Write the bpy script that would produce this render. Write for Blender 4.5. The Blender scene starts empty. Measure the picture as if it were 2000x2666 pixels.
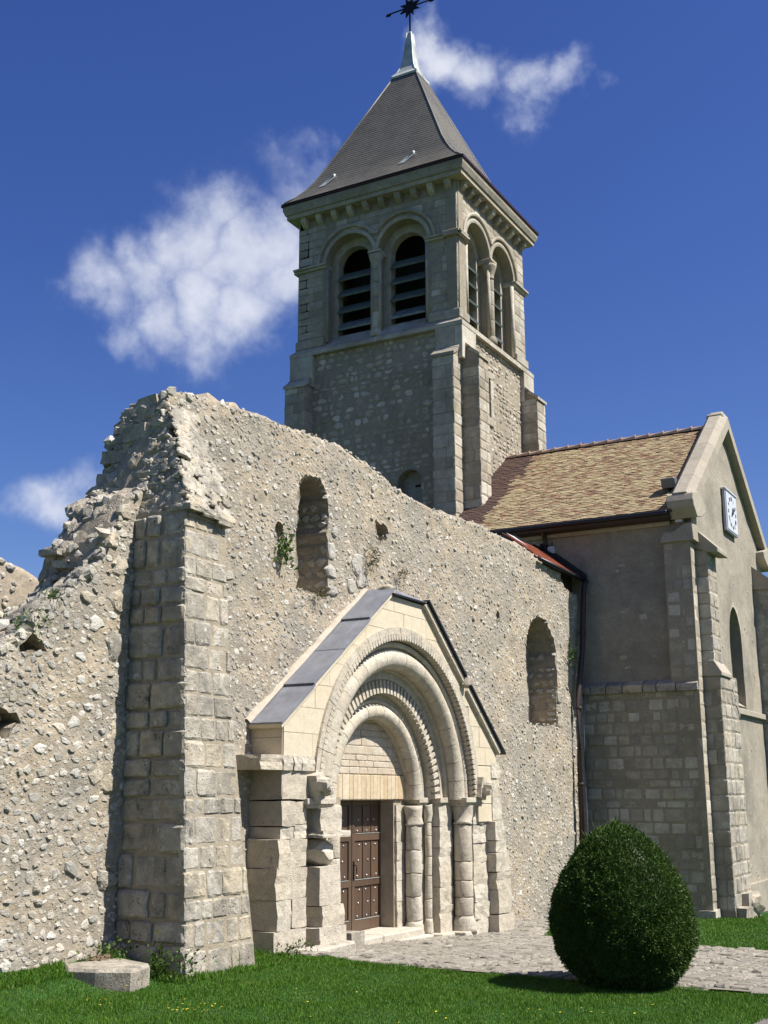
import bpy, bmesh, math, random
import numpy as np
from mathutils import Matrix, Vector

random.seed(11)
rng = np.random.default_rng(11)
scn = bpy.context.scene
COL = scn.collection
PI = math.pi
R_ = math.radians

# ------------------------------------------------------------------ camera
EYE = np.array([0.0, 0.0, 1.85])
YAW, PITCH, ROLL = R_(60.75), R_(13.457), R_(-0.168)
FPX = 3100.0                                   # focal length in photograph pixels (2000 x 2666)
fw = np.array([math.sin(YAW) * math.cos(PITCH), math.cos(YAW) * math.cos(PITCH), math.sin(PITCH)])
rt = np.array([math.cos(YAW), -math.sin(YAW), 0.0])
up = np.cross(rt, fw)
c_, s_ = math.cos(ROLL), math.sin(ROLL)
CAM = np.array([rt * c_ + up * s_, -rt * s_ + up * c_, fw])
cam = bpy.data.cameras.new('camera')
cam.sensor_fit = 'VERTICAL'
cam.sensor_height = 36.0
cam.sensor_width = 27.0
cam.lens = FPX / 2666.0 * 36.0
cam.clip_end = 6000.0
cam.clip_start = 0.05
co = bpy.data.objects.new('camera', cam)
COL.objects.link(co)
mw = Matrix.Identity(4)
for i in range(3):
    mw[i][0], mw[i][1], mw[i][2], mw[i][3] = CAM[0][i], CAM[1][i], -CAM[2][i], EYE[i]
co.matrix_world = mw
scn.camera = co


def ray(px, py):
    v = np.array([(px - 1000) / FPX, -(py - 1333) / FPX, 1.0])
    d = CAM.T @ v
    return d / np.linalg.norm(d)


def proj(P):
    v = CAM @ (np.asarray(P, float) - EYE)
    if v[2] < 0.1:
        return None
    return 1000 + FPX * v[0] / v[2], 1333 - FPX * v[1] / v[2], v[2]


# ------------------------------------------------------------------ light, sky, exposure
SUN_AZ, SUN_EL = R_(13.0), R_(54.0)            # azimuth east of the wall's normal (-Y)
sd_ = Vector((math.sin(SUN_AZ) * math.cos(SUN_EL), -math.cos(SUN_AZ) * math.cos(SUN_EL), math.sin(SUN_EL)))
sun = bpy.data.lights.new('sun', 'SUN')
sun.energy = 5.0
sun.angle = R_(0.53)
sun.color = (1.0, 0.955, 0.88)
so = bpy.data.objects.new('sun', sun)
COL.objects.link(so)
so.rotation_euler = sd_.to_track_quat('Z', 'Y').to_euler()
so.location = (0, -20, 40)

world = bpy.data.worlds.new('World')
scn.world = world
world.use_nodes = True
wt = world.node_tree
wt.nodes.clear()


def N(tree, typ, **kw):
    n = tree.nodes.new(typ)
    for k, v in kw.items():
        setattr(n, k, v)
    return n


wo = N(wt, 'ShaderNodeOutputWorld')
sky = N(wt, 'ShaderNodeTexSky')
sky.sky_type = 'NISHITA'
sky.sun_disc = False
sky.sun_elevation = SUN_EL
sky.sun_rotation = math.atan2(sd_.x, sd_.y)
sky.altitude = 100
sky.air_density = 1.0
sky.dust_density = 0.7
sky.ozone_density = 3.5
hs = N(wt, 'ShaderNodeHueSaturation')
hs.inputs['Hue'].default_value = 0.522
hs.inputs['Saturation'].default_value = 1.27
hs.inputs['Value'].default_value = 1.0
wt.links.new(sky.outputs[0], hs.inputs['Color'])
bg1 = N(wt, 'ShaderNodeBackground')
bg1.inputs[1].default_value = 0.063
wt.links.new(hs.outputs[0], bg1.inputs[0])
tc = N(wt, 'ShaderNodeTexCoord')
DIR = tc.outputs['Generated']


def wmath(op, a, b=None, clamp=False):
    n = N(wt, 'ShaderNodeMath', operation=op, use_clamp=clamp)
    for i, x in enumerate((a, b)):
        if x is None:
            continue
        if isinstance(x, (int, float)):
            n.inputs[i].default_value = x
        else:
            wt.links.new(x, n.inputs[i])
    return n.outputs[0]


# clouds: soft puffs at fixed directions of the sky, torn by noise
nz1 = N(wt, 'ShaderNodeTexNoise')
nz1.inputs['Scale'].default_value = 9.0
nz1.inputs['Detail'].default_value = 8.0
nz1.inputs['Roughness'].default_value = 0.54
nz1.inputs['Distortion'].default_value = 0.4
wt.links.new(DIR, nz1.inputs['Vector'])
nz2 = N(wt, 'ShaderNodeTexNoise')
nz2.inputs['Scale'].default_value = 26.0
nz2.inputs['Detail'].default_value = 6.0
nz2.inputs['Roughness'].default_value = 0.6
wt.links.new(DIR, nz2.inputs['Vector'])
PUFF = [(545, 570, 170, .85), (405, 680, 150, .8), (665, 610, 170, .92), (585, 720, 170, .95), (455, 770, 140, .8),
        (705, 730, 160, .92), (335, 830, 95, .6), (225, 680, 120, .52), (755, 480, 130, .6), (815, 430, 90, .5), (605, 820, 110, .55),
        (775, 670, 150, .9), (395, 870, 70, .4), (155, 710, 80, .4), (305, 720, 110, .6),
        (1230, 160, 110, .98), (1290, 205, 130, 1.05), (1410, 205, 125, 1.08), (1510, 200, 112, 1.0), (1390, 270, 110, .7), (1270, 290, 90, .62),
        (1585, 195, 70, .7), (1480, 265, 85, .55), (1340, 175, 105, .85), (1450, 160, 85, .65), (1190, 120, 60, .5),
        (170, 1330, 120, .8), (280, 1300, 110, .85), (100, 1350, 70, .5), (240, 1230, 90, .5), (350, 1280, 110, .75)]
nzw = N(wt, 'ShaderNodeTexNoise')
nzw.inputs['Scale'].default_value = 7.0
nzw.inputs['Detail'].default_value = 6.0
nzw.inputs['Roughness'].default_value = 0.6
wt.links.new(DIR, nzw.inputs['Vector'])
vs1 = N(wt, 'ShaderNodeVectorMath', operation='SUBTRACT')
wt.links.new(nzw.outputs['Color'], vs1.inputs[0])
vs1.inputs[1].default_value = (0.5, 0.5, 0.5)
vs2 = N(wt, 'ShaderNodeVectorMath', operation='SCALE')
wt.links.new(vs1.outputs[0], vs2.inputs[0])
vs2.inputs['Scale'].default_value = 0.16
vs3 = N(wt, 'ShaderNodeVectorMath', operation='ADD')
wt.links.new(DIR, vs3.inputs[0])
wt.links.new(vs2.outputs[0], vs3.inputs[1])
WDIR = vs3.outputs[0]
acc = None
for px, py, rad, wgt in PUFF:
    d = ray(px, py)
    vn = N(wt, 'ShaderNodeVectorMath', operation='DISTANCE')
    wt.links.new(WDIR, vn.inputs[0])
    vn.inputs[1].default_value = tuple(d)
    mr = N(wt, 'ShaderNodeMapRange')
    mr.interpolation_type = 'SMOOTHSTEP'
    mr.inputs[1].default_value = 0.0
    mr.inputs[2].default_value = rad * 1.35 / FPX
    mr.inputs[3].default_value = wgt
    mr.inputs[4].default_value = 0.0
    wt.links.new(vn.outputs['Value'], mr.inputs[0])
    acc = mr.outputs[0] if acc is None else wmath('MAXIMUM', acc, mr.outputs[0])
rr = random.Random(5)
for k in range(7):                                 # the same fair-weather clouds over the rest of the sky
    az = rr.uniform(YAW + 0.75, YAW + 2 * PI - 0.75)
    el = rr.uniform(0.15, 1.2)
    cdir = Vector((math.sin(az) * math.cos(el), math.cos(az) * math.cos(el), math.sin(el)))
    for q in range(2):
        dd = (cdir + Vector((rr.uniform(-.1, .1), rr.uniform(-.1, .1), rr.uniform(-.04, .04)))).normalized()
        vn = N(wt, 'ShaderNodeVectorMath', operation='DISTANCE')
        wt.links.new(WDIR, vn.inputs[0])
        vn.inputs[1].default_value = tuple(dd)
        mr = N(wt, 'ShaderNodeMapRange')
        mr.interpolation_type = 'SMOOTHSTEP'
        mr.inputs[2].default_value = rr.uniform(.06, .13)
        mr.inputs[3].default_value = rr.uniform(.6, .95)
        mr.inputs[4].default_value = 0.0
        wt.links.new(vn.outputs['Value'], mr.inputs[0])
        acc = wmath('MAXIMUM', acc, mr.outputs[0])
nzs = wmath('ADD', wmath('MULTIPLY', nz1.outputs['Fac'], 0.8), wmath('MULTIPLY', nz2.outputs['Fac'], 0.2))
dens = wmath('ADD', wmath('MULTIPLY', acc, 0.95), wmath('MULTIPLY', wmath('SUBTRACT', nzs, 0.5), 1.9))
mrd = N(wt, 'ShaderNodeMapRange')
mrd.interpolation_type = 'SMOOTHSTEP'
mrd.inputs[1].default_value = 0.12
mrd.inputs[2].default_value = 1.15
wt.links.new(dens, mrd.inputs[0])
gate = N(wt, 'ShaderNodeMapRange')
gate.inputs[1].default_value = 0.02
gate.inputs[2].default_value = 0.25
wt.links.new(acc, gate.inputs[0])
mask = wmath('MULTIPLY', wmath('MULTIPLY', mrd.outputs[0], gate.outputs[0]), 0.93, True)
cr = N(wt, 'ShaderNodeValToRGB')
cr.color_ramp.elements[0].position = 0.15
cr.color_ramp.elements[0].color = (0.50, 0.56, 0.74, 1)
cr.color_ramp.elements[1].position = 0.95
cr.color_ramp.elements[1].color = (0.74, 0.77, 0.86, 1)
wt.links.new(mrd.outputs[0], cr.inputs[0])
bg2 = N(wt, 'ShaderNodeBackground')
bg2.inputs[1].default_value = 0.58
wt.links.new(cr.outputs[0], bg2.inputs[0])
mx = N(wt, 'ShaderNodeMixShader')
wt.links.new(mask, mx.inputs[0])
wt.links.new(bg1.outputs[0], mx.inputs[1])
wt.links.new(bg2.outputs[0], mx.inputs[2])
wt.links.new(mx.outputs[0], wo.inputs[0])

vs = scn.view_settings
vs.view_transform = 'Standard'
vs.look = 'None'
vs.exposure = 0.92
vs.gamma = 1.0
vs.use_curve_mapping = False


# ------------------------------------------------------------------ noise and terrain height
def _h(i, j, k):
    n = (i * 374761393 + j * 668265263 + k * 2147483647) & 0xffffffff
    n = ((n ^ (n >> 13)) * 1274126177) & 0xffffffff
    return ((n ^ (n >> 16)) & 0xffff) / 65535.0


def vnoise(p):
    p = np.asarray(p, float)
    f = np.floor(p).astype(np.int64)
    t = p - f
    t = t * t * (3 - 2 * t)
    o = 0
    for a in (0, 1):
        for b in (0, 1):
            for c in (0, 1):
                w = (t[..., 0] if a else 1 - t[..., 0]) * (t[..., 1] if b else 1 - t[..., 1]) * (t[..., 2] if c else 1 - t[..., 2])
                o = o + w * _h(f[..., 0] + a, f[..., 1] + b, f[..., 2] + c)
    return o * 2 - 1


def fbm(p, oct=4):
    p = np.asarray(p, float)
    s, a = 0, 1.0
    for k in range(oct):
        s = s + a * vnoise(p * (2.03 ** k) + 17.3 * k)
        a *= 0.5
    return s


def sstep(x, a, b):
    t = np.clip((np.asarray(x, float) - a) / (b - a), 0, 1)
    return t * t * (3 - 2 * t)


def gz(x, y):
    x = np.asarray(x, float)
    y = np.asarray(y, float)
    q = np.clip((x - 12.5) * 1.5, -30, 30)
    z = -0.045 * np.minimum(np.log1p(np.exp(q)) / 1.5, 20)
    z = z - 0.10 * (sstep(x, 12.9, 14.2) - sstep(x, 18.8, 21.5)) * sstep(y, 6.0, 8.4)
    z = z + 0.2 * sstep(y, 8.3, 9.1) * (1 - sstep(x, 10.2, 10.7))
    return z


# ------------------------------------------------------------------ materials
MATS = {}


def newmat(name):
    m = bpy.data.materials.new(name)
    m.use_nodes = True
    t = m.node_tree
    t.nodes.clear()
    out = N(t, 'ShaderNodeOutputMaterial')
    b = N(t, 'ShaderNodeBsdfPrincipled')
    t.links.new(b.outputs[0], out.inputs[0])
    MATS[name] = m
    return m, t, b


def lk(t, a, b):
    t.links.new(a, b)


def mixc(t, fac, a, b, mode='MIX'):
    n = N(t, 'ShaderNodeMix', data_type='RGBA', blend_type=mode)
    for sock, v in ((n.inputs[0], fac), (n.inputs[6], a), (n.inputs[7], b)):
        if isinstance(v, (int, float)):
            sock.default_value = v
        elif isinstance(v, tuple):
            sock.default_value = v if len(v) == 4 else v + (1,)
        else:
            lk(t, v, sock)
    return n.outputs[2]


ALB = 0.72                                         # keeps stone within 0.2 to 0.45


def alb(t, c):
    return mixc(t, 1.0, c, (ALB, ALB, ALB), 'MULTIPLY')


def noise_n(t, vec, scale, detail=5, rough=0.6, dist=0.0):
    n = N(t, 'ShaderNodeTexNoise')
    n.inputs['Scale'].default_value = scale
    n.inputs['Detail'].default_value = detail
    n.inputs['Roughness'].default_value = rough
    n.inputs['Distortion'].default_value = dist
    lk(t, vec, n.inputs['Vector'])
    return n.outputs['Fac']


def mrange(t, v, a, b, c=0.0, d=1.0):
    n = N(t, 'ShaderNodeMapRange')
    lk(t, v, n.inputs[0])
    for i, x in enumerate((a, b, c, d)):
        n.inputs[i + 1].default_value = x
    return n.outputs[0]


def ramp(t, v, stops):
    n = N(t, 'ShaderNodeValToRGB')
    e = n.color_ramp.elements
    while len(e) < len(stops):
        e.new(0.5)
    for el, (p, c) in zip(e, stops):
        el.position = p
        el.color = c + (1,)
    lk(t, v, n.inputs[0])
    return n.outputs[0]


def tone_of(t):
    a = N(t, 'ShaderNodeAttribute', attribute_type='GEOMETRY', attribute_name='tone')
    o = N(t, 'ShaderNodeObjectInfo')
    s = N(t, 'ShaderNodeMath', operation='ADD')
    lk(t, a.outputs['Fac'], s.inputs[0])
    lk(t, o.outputs['Random'], s.inputs[1])
    f = N(t, 'ShaderNodeMath', operation='FRACT')
    lk(t, s.outputs[0], f.inputs[0])
    return f.outputs[0]


def pos(t):
    return N(t, 'ShaderNodeNewGeometry').outputs['Position']


def stone_mat(name, cols, grain=(0.75, 1.2), dirt=None, dirt_amt=(0.52, 0.7), dirt_scale=1.6, spots=None, spot_scale=9, spot_thr=(0.62, 0.68),
              bump=0.35, bscale=22, pit=0.0, rough=0.92, spots2=None, s2_thr=(0.66, 0.72), s2_scale=4.0):
    m, t, b = newmat(name)
    P = pos(t)
    tone = tone_of(t)
    k = len(cols)
    base = ramp(t, tone, [(i / max(1, k - 1), c) for i, c in enumerate(cols)])
    n1 = noise_n(t, P, bscale * 0.35, 6, 0.65)
    n2 = noise_n(t, P, bscale * 2.2, 5, 0.7)
    g = mrange(t, n1, 0.3, 0.7, grain[0], grain[1])
    gg = N(t, 'ShaderNodeCombineColor')
    for i in range(3):
        lk(t, g, gg.inputs[i])
    col = mixc(t, 1.0, base, gg.outputs[0], 'MULTIPLY')
    g2 = mrange(t, n2, 0.3, 0.7, 0.8, 1.2)
    gg2 = N(t, 'ShaderNodeCombineColor')
    for i in range(3):
        lk(t, g2, gg2.inputs[i])
    col = mixc(t, 1.0, col, gg2.outputs[0], 'MULTIPLY')
    if dirt:
        nd = noise_n(t, P, dirt_scale, 7, 0.68, 0.3)
        col = mixc(t, mrange(t, nd, dirt_amt[0], dirt_amt[1], 0.0, 0.75), col, dirt)
    if spots:
        ns = noise_n(t, P, spot_scale, 5, 0.7, 0.2)
        col = mixc(t, mrange(t, ns, spot_thr[0], spot_thr[1], 0.0, 0.85), col, spots)
    if spots2:
        ns = noise_n(t, P, s2_scale, 6, 0.7, 0.4)
        col = mixc(t, mrange(t, ns, s2_thr[0], s2_thr[1], 0.0, 0.85), col, spots2)
    hgt = N(t, 'ShaderNodeMath', operation='ADD')
    lk(t, n1, hgt.inputs[0])
    h2 = N(t, 'ShaderNodeMath', operation='MULTIPLY')
    lk(t, n2, h2.inputs[0])
    h2.inputs[1].default_value = 0.45
    lk(t, h2.outputs[0], hgt.inputs[1])
    hh = hgt.outputs[0]
    if pit:
        v = N(t, 'ShaderNodeTexVoronoi')
        v.inputs['Scale'].default_value = bscale * 1.3
        lk(t, P, v.inputs['Vector'])
        pv = mrange(t, v.outputs['Distance'], 0.0, 0.28, 1.0, 0.0)
        nm = noise_n(t, P, 5.0, 3)
        pm = N(t, 'ShaderNodeMath', operation='MULTIPLY')
        lk(t, pv, pm.inputs[0])
        lk(t, mrange(t, nm, 0.5, 0.62), pm.inputs[1])
        sb = N(t, 'ShaderNodeMath', operation='SUBTRACT')
        lk(t, hh, sb.inputs[0])
        lk(t, pm.outputs[0], sb.inputs[1])
        hh = sb.outputs[0]
        col = mixc(t, pm.outputs[0], col, mixc(t, 0.65, col, (0.06, 0.05, 0.04)))  # shade inside the pits is put into the colour too
    bp = N(t, 'ShaderNodeBump')
    bp.inputs['Strength'].default_value = bump
    bp.inputs['Distance'].default_value = 0.03
    lk(t, hh, bp.inputs['Height'])
    lk(t, bp.outputs[0], b.inputs['Normal'])
    lk(t, alb(t, col), b.inputs['Base Color'])
    b.inputs['Roughness'].default_value = rough
    b.inputs['Specular IOR Level'].default_value = 0.2
    return m


def plain_mat(name, col, rough=0.6, metal=0.0, var=0.15, scale=8.0, bump=0.0, spec=0.4, col2=None, thr=(0.4, 0.65)):
    m, t, b = newmat(name)
    P = pos(t)
    n1 = noise_n(t, P, scale, 5, 0.65)
    g = mrange(t, n1, 0.3, 0.7, 1 - var, 1 + var)
    gg = N(t, 'ShaderNodeCombineColor')
    for i in range(3):
        lk(t, g, gg.inputs[i])
    base = col if col2 is None else mixc(t, mrange(t, noise_n(t, P, scale * .4, 6, .7), thr[0], thr[1]), col, col2)
    c = mixc(t, 1.0, base, gg.outputs[0], 'MULTIPLY')
    c = alb(t, c)
    lk(t, c, b.inputs['Base Color'])
    b.inputs['Roughness'].default_value = rough
    b.inputs['Metallic'].default_value = metal
    b.inputs['Specular IOR Level'].default_value = spec
    if bump:
        bp = N(t, 'ShaderNodeBump')
        bp.inputs['Strength'].default_value = bump
        bp.inputs['Distance'].default_value = 0.02
        lk(t, n1, bp.inputs['Height'])
        lk(t, bp.outputs[0], b.inputs['Normal'])
    return m


stone_mat('mortar', [(0.50, 0.415, 0.30), (0.50, 0.415, 0.30)], grain=(0.74, 1.18), dirt=(0.33, 0.31, 0.27), dirt_amt=(0.40, 0.60), dirt_scale=0.85,
          spots=(0.60, 0.53, 0.42), spot_scale=9, spot_thr=(0.55, 0.68), bump=1.0, bscale=20, pit=1, spots2=(0.24, 0.23, 0.20), s2_thr=(0.57, 0.72), s2_scale=2.4)
stone_mat('rubble', [(0.60, 0.55, 0.46), (0.74, 0.70, 0.61), (0.48, 0.44, 0.365), (0.62, 0.53, 0.40), (0.80, 0.77, 0.70), (0.40, 0.375, 0.32), (0.66, 0.62, 0.54), (0.54, 0.47, 0.36)],
          grain=(0.75, 1.16), dirt=(0.28, 0.27, 0.25), dirt_amt=(0.46, 0.64), dirt_scale=1.3, spots=(0.74, 0.73, 0.68), spot_scale=14, spot_thr=(0.60, 0.68), bump=0.8, bscale=24, pit=1,
          spots2=(0.20, 0.195, 0.18), s2_thr=(0.62, 0.70), s2_scale=6)
stone_mat('old_ashlar', [(0.48, 0.43, 0.345), (0.60, 0.55, 0.46), (0.41, 0.37, 0.30), (0.60, 0.515, 0.375), (0.54, 0.49, 0.41), (0.45, 0.42, 0.355)], grain=(0.74, 1.18),
          dirt=(0.22, 0.205, 0.175), dirt_amt=(0.46, 0.62), dirt_scale=2.2, spots=(0.72, 0.69, 0.61), spot_scale=9, spot_thr=(0.60, 0.68), bump=0.9, bscale=18, pit=1,
          spots2=(0.13, 0.125, 0.115), s2_thr=(0.60, 0.68), s2_scale=5)
stone_mat('joint', [(0.42, 0.36, 0.27), (0.42, 0.36, 0.27)], grain=(0.85, 1.12), dirt=(0.312, 0.265, 0.189), bump=0.7, bscale=20)
stone_mat('tower_stone', [(0.435, 0.384, 0.301), (0.563, 0.512, 0.416), (0.358, 0.320, 0.256), (0.499, 0.435, 0.326), (0.666, 0.614, 0.512), (0.397, 0.365, 0.301)], grain=(0.78, 1.16),
          dirt=(0.268, 0.230, 0.172), dirt_amt=(0.47, 0.68), dirt_scale=0.8, spots=(0.774, 0.678, 0.516), spot_scale=7, spot_thr=(0.64, 0.72), bump=0.6, bscale=14,
          spots2=(0.40, 0.24, 0.07), s2_thr=(0.73, 0.76), s2_scale=1.7)
stone_mat('tower_rubble', [(0.476, 0.421, 0.336), (0.647, 0.586, 0.488), (0.403, 0.360, 0.287), (0.537, 0.464, 0.348), (0.756, 0.695, 0.598)], grain=(0.78, 1.16),
          dirt=(0.268, 0.232, 0.174), dirt_amt=(0.48, 0.68), dirt_scale=0.8, spots=(0.800, 0.732, 0.564), spot_scale=8, spot_thr=(0.64, 0.72), bump=0.6, bscale=16,
          spots2=(0.40, 0.24, 0.07), s2_thr=(0.73, 0.76), s2_scale=1.7)
stone_mat('tower_joint', [(0.397, 0.346, 0.262), (0.397, 0.346, 0.262)], grain=(0.85, 1.12), dirt=(0.262, 0.224, 0.165), dirt_amt=(0.45, 0.7), dirt_scale=0.8, bump=0.6, bscale=16)
stone_mat('gable_stone', [(0.68, 0.595, 0.44), (0.70, 0.62, 0.47), (0.66, 0.575, 0.42), (0.70, 0.60, 0.44)], grain=(0.92, 1.06), dirt=(0.55, 0.45, 0.31),
          dirt_amt=(0.55, 0.8), dirt_scale=1.6, bump=0.22, bscale=26)
stone_mat('arch_stone', [(0.60, 0.545, 0.44), (0.66, 0.60, 0.49), (0.56, 0.50, 0.395), (0.64, 0.565, 0.44)], grain=(0.82, 1.12), dirt=(0.36, 0.33, 0.28),
          dirt_amt=(0.54, 0.74), dirt_scale=2.4, spots=(0.30, 0.285, 0.255), spot_scale=7, spot_thr=(0.63, 0.71), bump=0.7, bscale=24, pit=1)
stone_mat('tympanum_stone', [(0.58, 0.50, 0.385), (0.62, 0.545, 0.435), (0.57, 0.475, 0.355), (0.60, 0.51, 0.39)], grain=(0.86, 1.1), dirt=(0.48, 0.40, 0.30),
          dirt_amt=(0.55, 0.8), dirt_scale=3.0, bump=0.5, bscale=26)
stone_mat('lintel_stone', [(0.66, 0.52, 0.33), (0.68, 0.58, 0.42), (0.60, 0.46, 0.28), (0.70, 0.60, 0.44)], grain=(0.86, 1.1), dirt=(0.52, 0.40, 0.26),
          dirt_amt=(0.5, 0.8), dirt_scale=5.0, bump=0.4, bscale=26)
stone_mat('render_coat', [(0.420, 0.375, 0.297), (0.420, 0.375, 0.297)], grain=(0.82, 1.12), dirt=(0.20, 0.185, 0.155), dirt_amt=(0.44, 0.66), dirt_scale=0.6,
          spots=(0.363, 0.302, 0.212), spot_scale=5, spot_thr=(0.6, 0.75), bump=0.5, bscale=16)
stone_mat('coping_stone', [(0.42, 0.375, 0.30), (0.46, 0.41, 0.33), (0.39, 0.35, 0.28)], grain=(0.88, 1.08), dirt=(0.347, 0.290, 0.207), dirt_amt=(0.52, 0.75), dirt_scale=1.4,
          bump=0.3, bscale=16)
stone_mat('paving', [(0.33, 0.30, 0.25), (0.40, 0.365, 0.305), (0.28, 0.255, 0.215), (0.36, 0.325, 0.26)], grain=(0.75, 1.15), dirt=(0.23, 0.215, 0.18), dirt_amt=(0.47, 0.66),
          dirt_scale=3.0, spots=(0.36, 0.32, 0.26), spot_scale=13, spot_thr=(0.58, 0.66), bump=0.8, bscale=24)
stone_mat('path_bed', [(0.33, 0.30, 0.245), (0.33, 0.30, 0.245)], grain=(0.75, 1.2), dirt=(0.19, 0.175, 0.14), dirt_amt=(0.45, 0.65), dirt_scale=3.0, bump=0.9, bscale=30)
plain_mat('lead', (0.215, 0.225, 0.26), 0.5, 0.1, 0.18, 5, 0.1, col2=(0.27, 0.28, 0.31))
plain_mat('lead_pale', (0.62, 0.65, 0.62), 0.5, 0.1, 0.2, 4, 0.15, col2=(0.42, 0.46, 0.45))
plain_mat('iron', (0.02, 0.02, 0.024), 0.55, 0.6, 0.2, 20)
plain_mat('pipe_paint', (0.055, 0.036, 0.034), 0.45, 0.2, 0.2, 12)
plain_mat('gutter_paint', (0.03, 0.03, 0.038), 0.4, 0.3, 0.2, 12)
plain_mat('eave_wood', (0.075, 0.048, 0.04), 0.7, 0.0, 0.2, 12)
plain_mat('maroon_edge', (0.055, 0.022, 0.03), 0.45, 0.2, 0.2, 12)
plain_mat('white_paint', (0.72, 0.74, 0.78), 0.4, 0.0, 0.05, 5)
plain_mat('clock_frame', (0.46, 0.50, 0.58), 0.4, 0.1, 0.05, 5)
plain_mat('black_paint', (0.018, 0.018, 0.022), 0.5, 0.0, 0.1, 5)
plain_mat('copper_green', (0.13, 0.18, 0.155), 0.65, 0.05, 0.25, 6, 0.1, col2=(0.11, 0.12, 0.11))
plain_mat('louver_top', (0.33, 0.36, 0.39), 0.5, 0.3, 0.25, 9, 0.1, col2=(0.20, 0.23, 0.24))
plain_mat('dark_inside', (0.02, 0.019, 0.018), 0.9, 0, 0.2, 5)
plain_mat('grey_box', (0.19, 0.20, 0.22), 0.45, 0.2, 0.1, 5)
plain_mat('soil', (0.15, 0.105, 0.065), 0.95, 0, 0.35, 14, 0.8)
plain_mat('grey_plank', (0.30, 0.30, 0.28), 0.8, 0, 0.25, 10, 0.2)
plain_mat('stud_metal', (0.60, 0.58, 0.58), 0.3, 0.8, 0.05, 5)
plain_mat('glass_dark', (0.035, 0.04, 0.05), 0.12, 0.0, 0.1, 2, 0.0, 0.6)
plain_mat('cloud_white', (0.8, 0.8, 0.8))
plain_mat('asphalt', (0.17, 0.155, 0.14), 0.9, 0, 0.3, 30, 0.5)
plain_mat('mortar_fillet', (0.52, 0.45, 0.36), 0.9, 0, 0.15, 14, 0.4)


def slate_mat():
    m, t, b = newmat('slate')
    P = pos(t)
    sp = N(t, 'ShaderNodeSeparateXYZ')
    lk(t, P, sp.inputs[0])
    ad = N(t, 'ShaderNodeMath', operation='ADD')
    lk(t, sp.outputs[0], ad.inputs[0])
    lk(t, sp.outputs[1], ad.inputs[1])
    cb = N(t, 'ShaderNodeCombineXYZ')
    lk(t, ad.outputs[0], cb.inputs[0])
    lk(t, sp.outputs[2], cb.inputs[1])
    br = N(t, 'ShaderNodeTexBrick')
    br.inputs['Scale'].default_value = 1.0
    br.inputs['Brick Width'].default_value = 0.2
    br.inputs['Row Height'].default_value = 0.0915
    br.inputs['Mortar Size'].default_value = 0.007
    br.inputs['Color1'].default_value = (0.125, 0.119, 0.100, 1)
    br.inputs['Color2'].default_value = (0.165, 0.155, 0.130, 1)
    br.inputs['Mortar'].default_value = (0.11, 0.102, 0.085, 1)
    lk(t, cb.outputs[0], br.inputs['Vector'])
    n = noise_n(t, P, 0.7, 5, 0.6)
    n2 = noise_n(t, P, 22, 4, 0.6)
    c = mixc(t, mrange(t, n, 0.40, 0.60), br.outputs['Color'], mixc(t, 0.62, br.outputs['Color'], (0.22, 0.20, 0.155)))
    c = mixc(t, mrange(t, n2, 0.62, 0.72, 0, 0.7), c, (0.30, 0.27, 0.20))
    c = alb(t, c)
    lk(t, c, b.inputs['Base Color'])
    b.inputs['Roughness'].default_value = 0.5
    b.inputs['Specular IOR Level'].default_value = 0.45
    bp = N(t, 'ShaderNodeBump')
    bp.inputs['Strength'].default_value = 0.4
    bp.inputs['Distance'].default_value = 0.02
    lk(t, br.outputs['Fac'], bp.inputs['Height'])
    bp.invert = True
    lk(t, bp.outputs[0], b.inputs['Normal'])


slate_mat()


def tile_mat(name, stops, lichen=None):
    m, t, b = newmat(name)
    P = pos(t)
    c = ramp(t, tone_of(t), stops)
    n = noise_n(t, P, 30, 4, 0.6)
    c = mixc(t, mrange(t, n, 0.4, 0.65, 0, 0.55), c, (0.10, 0.062, 0.045))
    if lichen:
        n3 = noise_n(t, P, 2.2, 6, 0.7)
        c = mixc(t, mrange(t, n3, 0.47, 0.62, 0, 0.6), c, lichen)
    c = alb(t, c)
    lk(t, c, b.inputs['Base Color'])
    b.inputs['Roughness'].default_value = 0.9
    b.inputs['Specular IOR Level'].default_value = 0.15


tile_mat('tile', [(0.0, (0.50, 0.41, 0.24)), (0.30, (0.55, 0.46, 0.28)), (0.36, (0.38, 0.265, 0.16)), (0.58, (0.43, 0.31, 0.19)), (0.64, (0.31, 0.18, 0.115)),
                  (0.78, (0.36, 0.215, 0.135)), (0.83, (0.22, 0.14, 0.10)), (1.0, (0.45, 0.36, 0.20))], (0.46, 0.385, 0.22))
tile_mat('tile_bare', [(0.0, (0.105, 0.07, 0.06)), (0.5, (0.14, 0.085, 0.07)), (1.0, (0.085, 0.06, 0.055))])
tile_mat('tile_red', [(0.0, (0.38, 0.10, 0.055)), (0.5, (0.44, 0.13, 0.07)), (1.0, (0.30, 0.08, 0.05))])
tile_mat('ridge_tile', [(0.0, (0.72, 0.50, 0.39)), (0.5, (0.74, 0.57, 0.45)), (1.0, (0.66, 0.44, 0.33))])


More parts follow.
